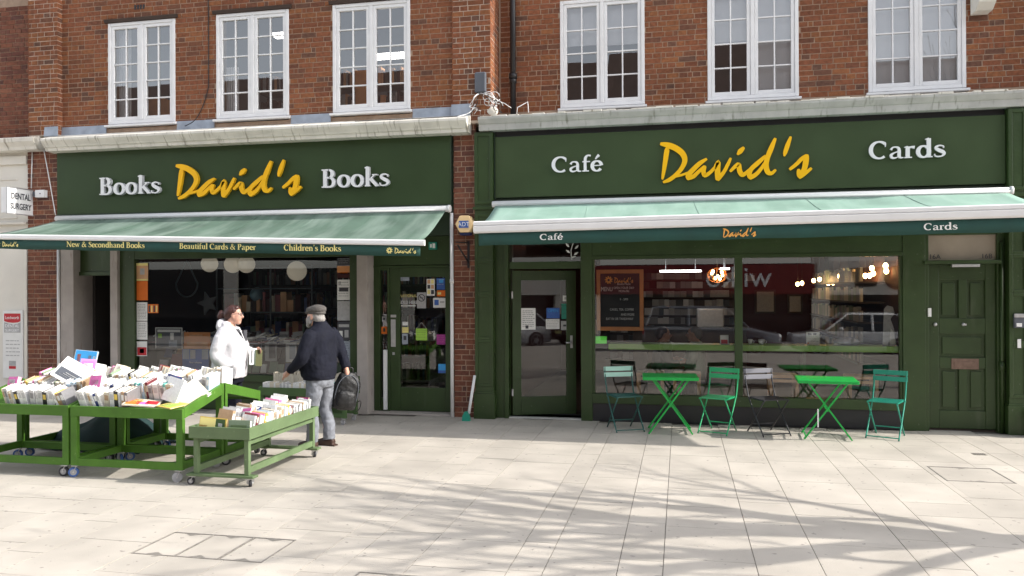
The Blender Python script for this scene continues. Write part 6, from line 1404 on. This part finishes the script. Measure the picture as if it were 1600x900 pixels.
cover_book('olive green book held in the hand of the woman in white', .09, .20, .025, 'sage green', (-5.08, -2.12, .90), (R_(-4), R_(6), R_(62)), [(.0, 1, .0, 1, mat('olive_cover', (.075, .08, .02), .5))])
cover_book('narrow white booklet held against the olive green book', .10, .2, .012, 'white', (-5.13, -2.16, .92), (R_(-4), R_(4), R_(66)), [(.2, .4, .1, .9, 'ink')])

def customer(label, x, y, ang, seat, top, bottom, hairm):
    t = thing('person', label, 'person', (0, 0, 0)); dz = -.42 if seat else 0; hc = (0, .03, 1.52 + dz)
    b = MB(); head(b, hc); limb(b, [(0, -.02, 1.36 + dz), (0, .02, 1.48 + dz)], [.068, .06])
    limb(b, [(.17, -.02, 1.32 + dz), (.25, .04, 1.08 + dz), (.16, .24, 1.10 + dz)], [.05, .042, .03]); limb(b, [(-.17, -.02, 1.32 + dz), (-.25, .04, 1.08 + dz), (-.16, .24, 1.10 + dz)], [.05, .042, .03])
    torso(b, [(.85 + dz, 0, 0, .16, .12), (1.2 + dz, 0, 0, .17, .12), (1.38 + dz, 0, -.01, .09, .07)])
    for s in (-1, 1): hand(b, (s * .155, .25, 1.10 + dz), (-s * .3, 1, .1), (0, .1, 1), .5)
    legs = MB()
    for s in (-1, 1):
        P = [(s * .09, 0, .84 + dz), (s * .11, .38, .86 + dz), (s * .11, .40, .3), (s * .11, .40, .05)] if seat else [(s * .09, 0, .84), (s * .1, .02, .46), (s * .105, 0, .05)]
        limb(b, P, [.07, .06, .05, .04][:len(P)]); limb(legs, P, [.10, .085, .07, .06][:len(P)])
    skin_of('body', b, 'skin', t, .01, 2); skin_of('trousers', legs, bottom, t, .014, 2); face_bits(t, hc)
    j = MB(); torso(j, [(.80 + dz, 0, 0, .18, .14), (.95 + dz, 0, 0, .20, .16), (1.2 + dz, 0, 0, .21, .15), (1.36 + dz, 0, -.01, .17, .11), (1.41 + dz, 0, -.01, .08, .07)])
    limb(j, [(.165, -.02, 1.34 + dz), (.26, .02, 1.1 + dz), (.19, .2, 1.1 + dz)], [.075, .065, .05]); limb(j, [(-.165, -.02, 1.34 + dz), (-.26, .02, 1.1 + dz), (-.19, .2, 1.1 + dz)], [.075, .065, .05]); skin_of('shirt', j, top, t, .014, 3, .015, .1)
    h = MB(); h.ell((0, .0, 1.565 + dz), (.084, .1, .08), 14, 10); h.ell((0, -.05, 1.52 + dz), (.076, .06, .08), 12, 8); skin_of('hair', h, hairm, t, .01, 2)
    t.location = (x, y, 0.02); t.rotation_euler.z = R_(ang); return t
customer('dark clothed person seated inside the café near the menu board', -.28, 1.5, -75, True, 'ink', 'ink', 'hair')
customer('person in a dark green shirt seated facing the other inside the café', .22, 1.7, 80, True, 'book_sage green', 'ink', 'beard')

# ------------------------------------------------------------------ the street behind the camera
S_ROAD = MB(); S_ROAD.v = []
def car(label, x, y, z, ang, paint, suv=False):
    t = thing('parked_car', label, 'car', (0, 0, 0), 'cars parked along the road'); L, Wd = (4.4, 1.82) if suv else (4.0, 1.72); hb, hr_ = (.98, 1.62) if suv else (.88, 1.45)
    bm_ = MB(); n = 12
    def sect(xx, zlo, zhi, w): return [(xx, -w, zlo + .1), (xx, -w * .96, zlo), (xx, w * .96, zlo), (xx, w, zlo + .1), (xx, w * 1.0, (zlo + zhi) / 2), (xx, w * .95, zhi - .06), (xx, w * .85, zhi), (xx, -w * .85, zhi), (xx, -w * .95, zhi - .06), (xx, -w * 1.0, (zlo + zhi) / 2)]
    h = L / 2; w = Wd / 2
    bm_.rings([sect(-h, .38, .62, w * .78), sect(-h + .08, .26, .74, w * .9), sect(-h + .5, .2, .82 if suv else .76, w * .98), sect(-h + 1.15, .2, hb, w), sect(.2, .2, hb, w), sect(h - .5, .2, hb, w), sect(h - .1, .24, hb - .04, w * .93), sect(h, .36, hb - .2, w * .82)], 0)
    obj('body', bm_, paint, t, .02, world=False)
    def cab(x, zz, ww): return [(x, -ww, zz), (x, ww, zz)]
    x0, x1, x2, x3 = -h + 1.05, -h + 1.75, h - (.35 if suv else .75), h - .12
    c = MB(); wl = w * .93; wu = w * .72
    pts_lo = [(x0, -wl), (x0, wl), (x3, wl), (x3, -wl)]; pts_hi = [(x1, -wu), (x1, wu), (x2, wu), (x2, -wu)]
    c.rings([[(p[0], p[1], hb - .03) for p in pts_lo], [(p[0], p[1], hr_ - .07) for p in pts_hi]], 0, True, False); obj('windows', c, 'car_glass', t, .02, world=False)
    r = MB(); r.rings([[(p[0] - .03 * (1 if p[0] < 0 else -1), p[1] * 1.02, hr_ - .075) for p in pts_hi], [(p[0] + (.15 if p[0] < 0 else -.12), p[1] * .9, hr_) for p in pts_hi]], 0)
    for s in (-1, 1):
        for (a, b_) in (((x0, wl), (x1, wu)), ((x3, wl), (x2, wu))): r.beam((a[0], s * a[1], hb - .02), (b_[0], s * b_[1], hr_ - .05), .07, .07)
        xm = (x1 + x2) / 2; r.beam((xm, s * wl * 1.0, hb - .02), (xm, s * wu * 1.01, hr_ - .05), .09, .04)
    obj('roof', r, paint, t, .02, world=False)
    for sx in (-h + .82, h - .78):
        for s in (-1, 1):
            o = obj('wheel', MB().tube([(sx, s * (w - .2), .32), (sx, s * (w + .01), .32)], .32, 24), 'dark_tyre', t, world=False); rim = MB().tube([(sx, s * (w - .02), .32), (sx, s * (w + .018), .32)], .1, 12)
            for k in range(5): a = k * 2 * PI / 5; rim.beam((sx, s * (w + .014), .32), (sx + .21 * math.cos(a), s * (w + .014), .32 + .21 * math.sin(a)), .05, .02)
            rim.tube([(sx + .215 * math.cos(a * PI / 10), s * (w + .012), .32 + .215 * math.sin(a * PI / 10)) for a in range(21)], .016, 5); obj('rim', rim, 'steel', o, world=False)
    for s in (-1, 1): obj('headlight', MB().ell((-h + .1, s * w * .66, .66), (.1, .17, .08), 10, 8), 'alu', t, world=False); obj('tail_light', MB().ell((h - .06, s * w * .78, .76), (.06, .1, .12), 10, 8), 'red_print', t, world=False); obj('mirror', MB().ell((x0 + .45, s * (w + .09), hb + .05), (.08, .1, .07), 8, 6), paint, t, world=False)
    obj('number_plate', MB().box(h - .01, h + .012, -.25, .25, .5, .61), 'print_yellow', t, world=False)
    t.location = (x, y, z); t.rotation_euler.z = R_(ang); return t
M['car_glass'] = mat('car_window_glass', (.02, .025, .03), .05, .05, 3)
M['car_grey'] = mat('grey_car_paint', (.16, .17, .19), .25, .03, 3, metal=.5, coat=1.0); M['car_white'] = mat('white_car_paint', (.75, .75, .75), .3, .03, 3, coat=1.0); M['car_dark'] = mat('dark_red_car_paint', (.05, .012, .014), .25, .03, 3, coat=1.0)
zr_ = lambda y: -.14 - .42 * (-12.4 - y) / 7.2
car('grey estate car parked across the road from the café', .95, -16.2, zr_(-16.2), 180, 'car_grey', True)
car('white hatchback parked across the road behind the grey estate', 5.6, -17.4, zr_(-17.4), 0, 'car_white')
car('dark red car parked further along the road', 9.6, -16.2, zr_(-16.2), 180, 'car_dark')
car('grey car parked across the road from the bookshop', -8.0, -16.4, zr_(-16.4), 0, 'car_grey')
oz = -.6
op = thing('shop_building', 'brick parade across the road with red and white shop signs and tiled roof', 'building', (3, -24, oz))
wl3 = MB(); ho = [(x0, x0 + 1.6, 4.6, 6.2) for x0 in range(-29, 40, 4)]; grid_wall(wl3, -32, 42, -25.0, -24.4, 3.6, 7.9, ho); obj('wall', wl3, 'brick_dark', op)
wq = MB(); 
for (a, b, c, d) in ho: wq.box(a, b, -24.8, -24.75, c, d)
obj('window', wq, 'car_glass', op)
wf = MB()
for (a, b, c, d) in ho: wf.box(a, b, -24.74, -24.42, c, c + .08).box(a, b, -24.74, -24.42, d - .08, d).box(a, a + .08, -24.74, -24.42, c + .08, d - .08).box(b - .08, b, -24.74, -24.42, c + .08, d - .08).box((a + b) / 2 - .05, (a + b) / 2 + .05, -24.74, -24.42, c + .08, d - .08)
obj('window_frame', wf, 'white', op)
rf = MB().extrude_x([(-24.0, 7.9), (-29.5, 13.6), (-35, 7.9)], -32, -3.4).extrude_x([(-24.0, 7.9), (-30.5, 14.4), (-37, 7.9)], -3.6, 8.3).extrude_x([(-24.0, 7.9), (-28.5, 12.6), (-33, 7.9)], 8.1, 42); obj('roof', rf, 'terrac', op)
obj('gable', MB().box(-4, -3.5, -34, -24.5, 7.9, 8.6).box(8, 8.5, -34, -24.5, 7.9, 8.6), 'brick_dark', op)
gf = MB()
for xx in (-32, -22, -13, -4.2, 5.4, 12, 20, 30, 41): gf.box(xx, xx + .7, -24.5, -24.3, oz, 3.6)
obj('pier', gf, 'cream', op)
obj('shop_glass', MB().box(-32, 42, -24.9, -24.8, oz, 2.9), 'car_glass', op); obj('soffit', MB().box(-32, 42, -24.9, -24.3, 3.3, 3.62), 'shelf_dark', op)
rs_ = thing('fascia_sign', 'dark red shop sign with white lettering across the road', 'shop sign', (1.0, -24.2, 2.4)); obj('board', MB().box(-4.2, 5.5, -24.32, -24.2, 1.6, 2.85), 'red_sign', rs_)
text('wilko', 1.25, 2.4, -24.19, 1.9, 'letter_white', rs_, 'CENTER', PI, depth=.02, tilt=.0)
ws_ = thing('fascia_sign', 'pale blue grey shop sign with dark emblems across the road', 'shop sign', (9, -24.2, 2.4)); obj('board', MB().box(5.6, 12.5, -24.32, -24.2, 1.55, 2.95), 'cream', ws_); obj('emblem', MB().prism([(6.9, 2.65), (7.1, 1.85), (7.9, 1.9), (8.1, 2.7)], -24.195, -24.185).prism([(8.7 + .5 * math.cos(a * PI / 8), 2.25 + .5 * math.sin(a * PI / 8)) for a in range(16)], -24.195, -24.185), 'board', ws_)
gs_ = thing('fascia_sign', 'pale shop sign across the road from the bookshop', 'shop sign', (-8, -24.2, 2.4)); obj('board', MB().box(-13, -4.4, -24.32, -24.2, 1.6, 2.8), 'green_dark', gs_)

# bare street tree outside the right of the picture, whose shadow falls across the paving
def tree(label, x, y, seed, H, group, dirs):
    t = thing('street_tree', label, 'tree', (x, y, 0), group); rnd = random.Random(seed)
    obj('trunk', MB().tube(catmull([(x, y, -.05), (x + .02, y, .25), (x - .02, y + .02, 1.2), (x + .02, y + .02, 2.1), (x, y, 2.7)], 4), [.24, .24, .19, .19, .18, .17, .17, .165, .165, .16, .16, .155, .15, .15, .15, .15, .14][:17], 10), 'bark', t)
    tw = MB()
    def grow(m, p, d, L, r, lev):
        P = [tuple(p)]; q = p.copy(); dd = d.copy(); R = [r]; K = 6
        for i in range(K):
            dd = (dd + Vector((rnd.uniform(-.13, .13), rnd.uniform(-.13, .13), rnd.uniform(-.03, .10)))).normalized(); q = q + dd * (L / K); P.append(tuple(q)); R.append(max(.004, r * (1 - .66 * (i + 1) / K)))
            if lev < 3 and i >= 1 and rnd.random() < (.9, .8, .7)[lev]:
                nd = (dd + Vector((rnd.uniform(-.5, .5), rnd.choice((-1, 1)) * rnd.uniform(.3, .8), rnd.uniform(-.1, .4)))).normalized()
                grow(tw if lev >= 1 else m, q, nd, L * rnd.uniform(.5, .7), R[-1] * .72, lev + 1)
        m.tube(P, R, 8 if r > .02 else 5)
    for (dx, dy, dz, z0, L, r) in dirs:
        m = MB(); grow(m, Vector((x, y, z0)), Vector((dx, dy, dz)).normalized(), L, r, 0); obj('limb', m, 'bark', t)
    obj('twigs', tw, 'bark', t, kind='stuff')
tree('bare street tree on the pavement beyond the right of the café', 5.5, -4.6, 14, 6, 'bare street trees', [(-.1, .42, 1, 2.45, 2.6, .12), (.1, -.40, 1, 2.4, 2.4, .13), (-.15, .1, 1, 2.6, 2.7, .15), (.15, -.12, 1, 2.6, 2.5, .11), (.1, .75, .9, 2.2, 1.9, .07), (.15, -.8, .9, 2.15, 1.8, .08)])
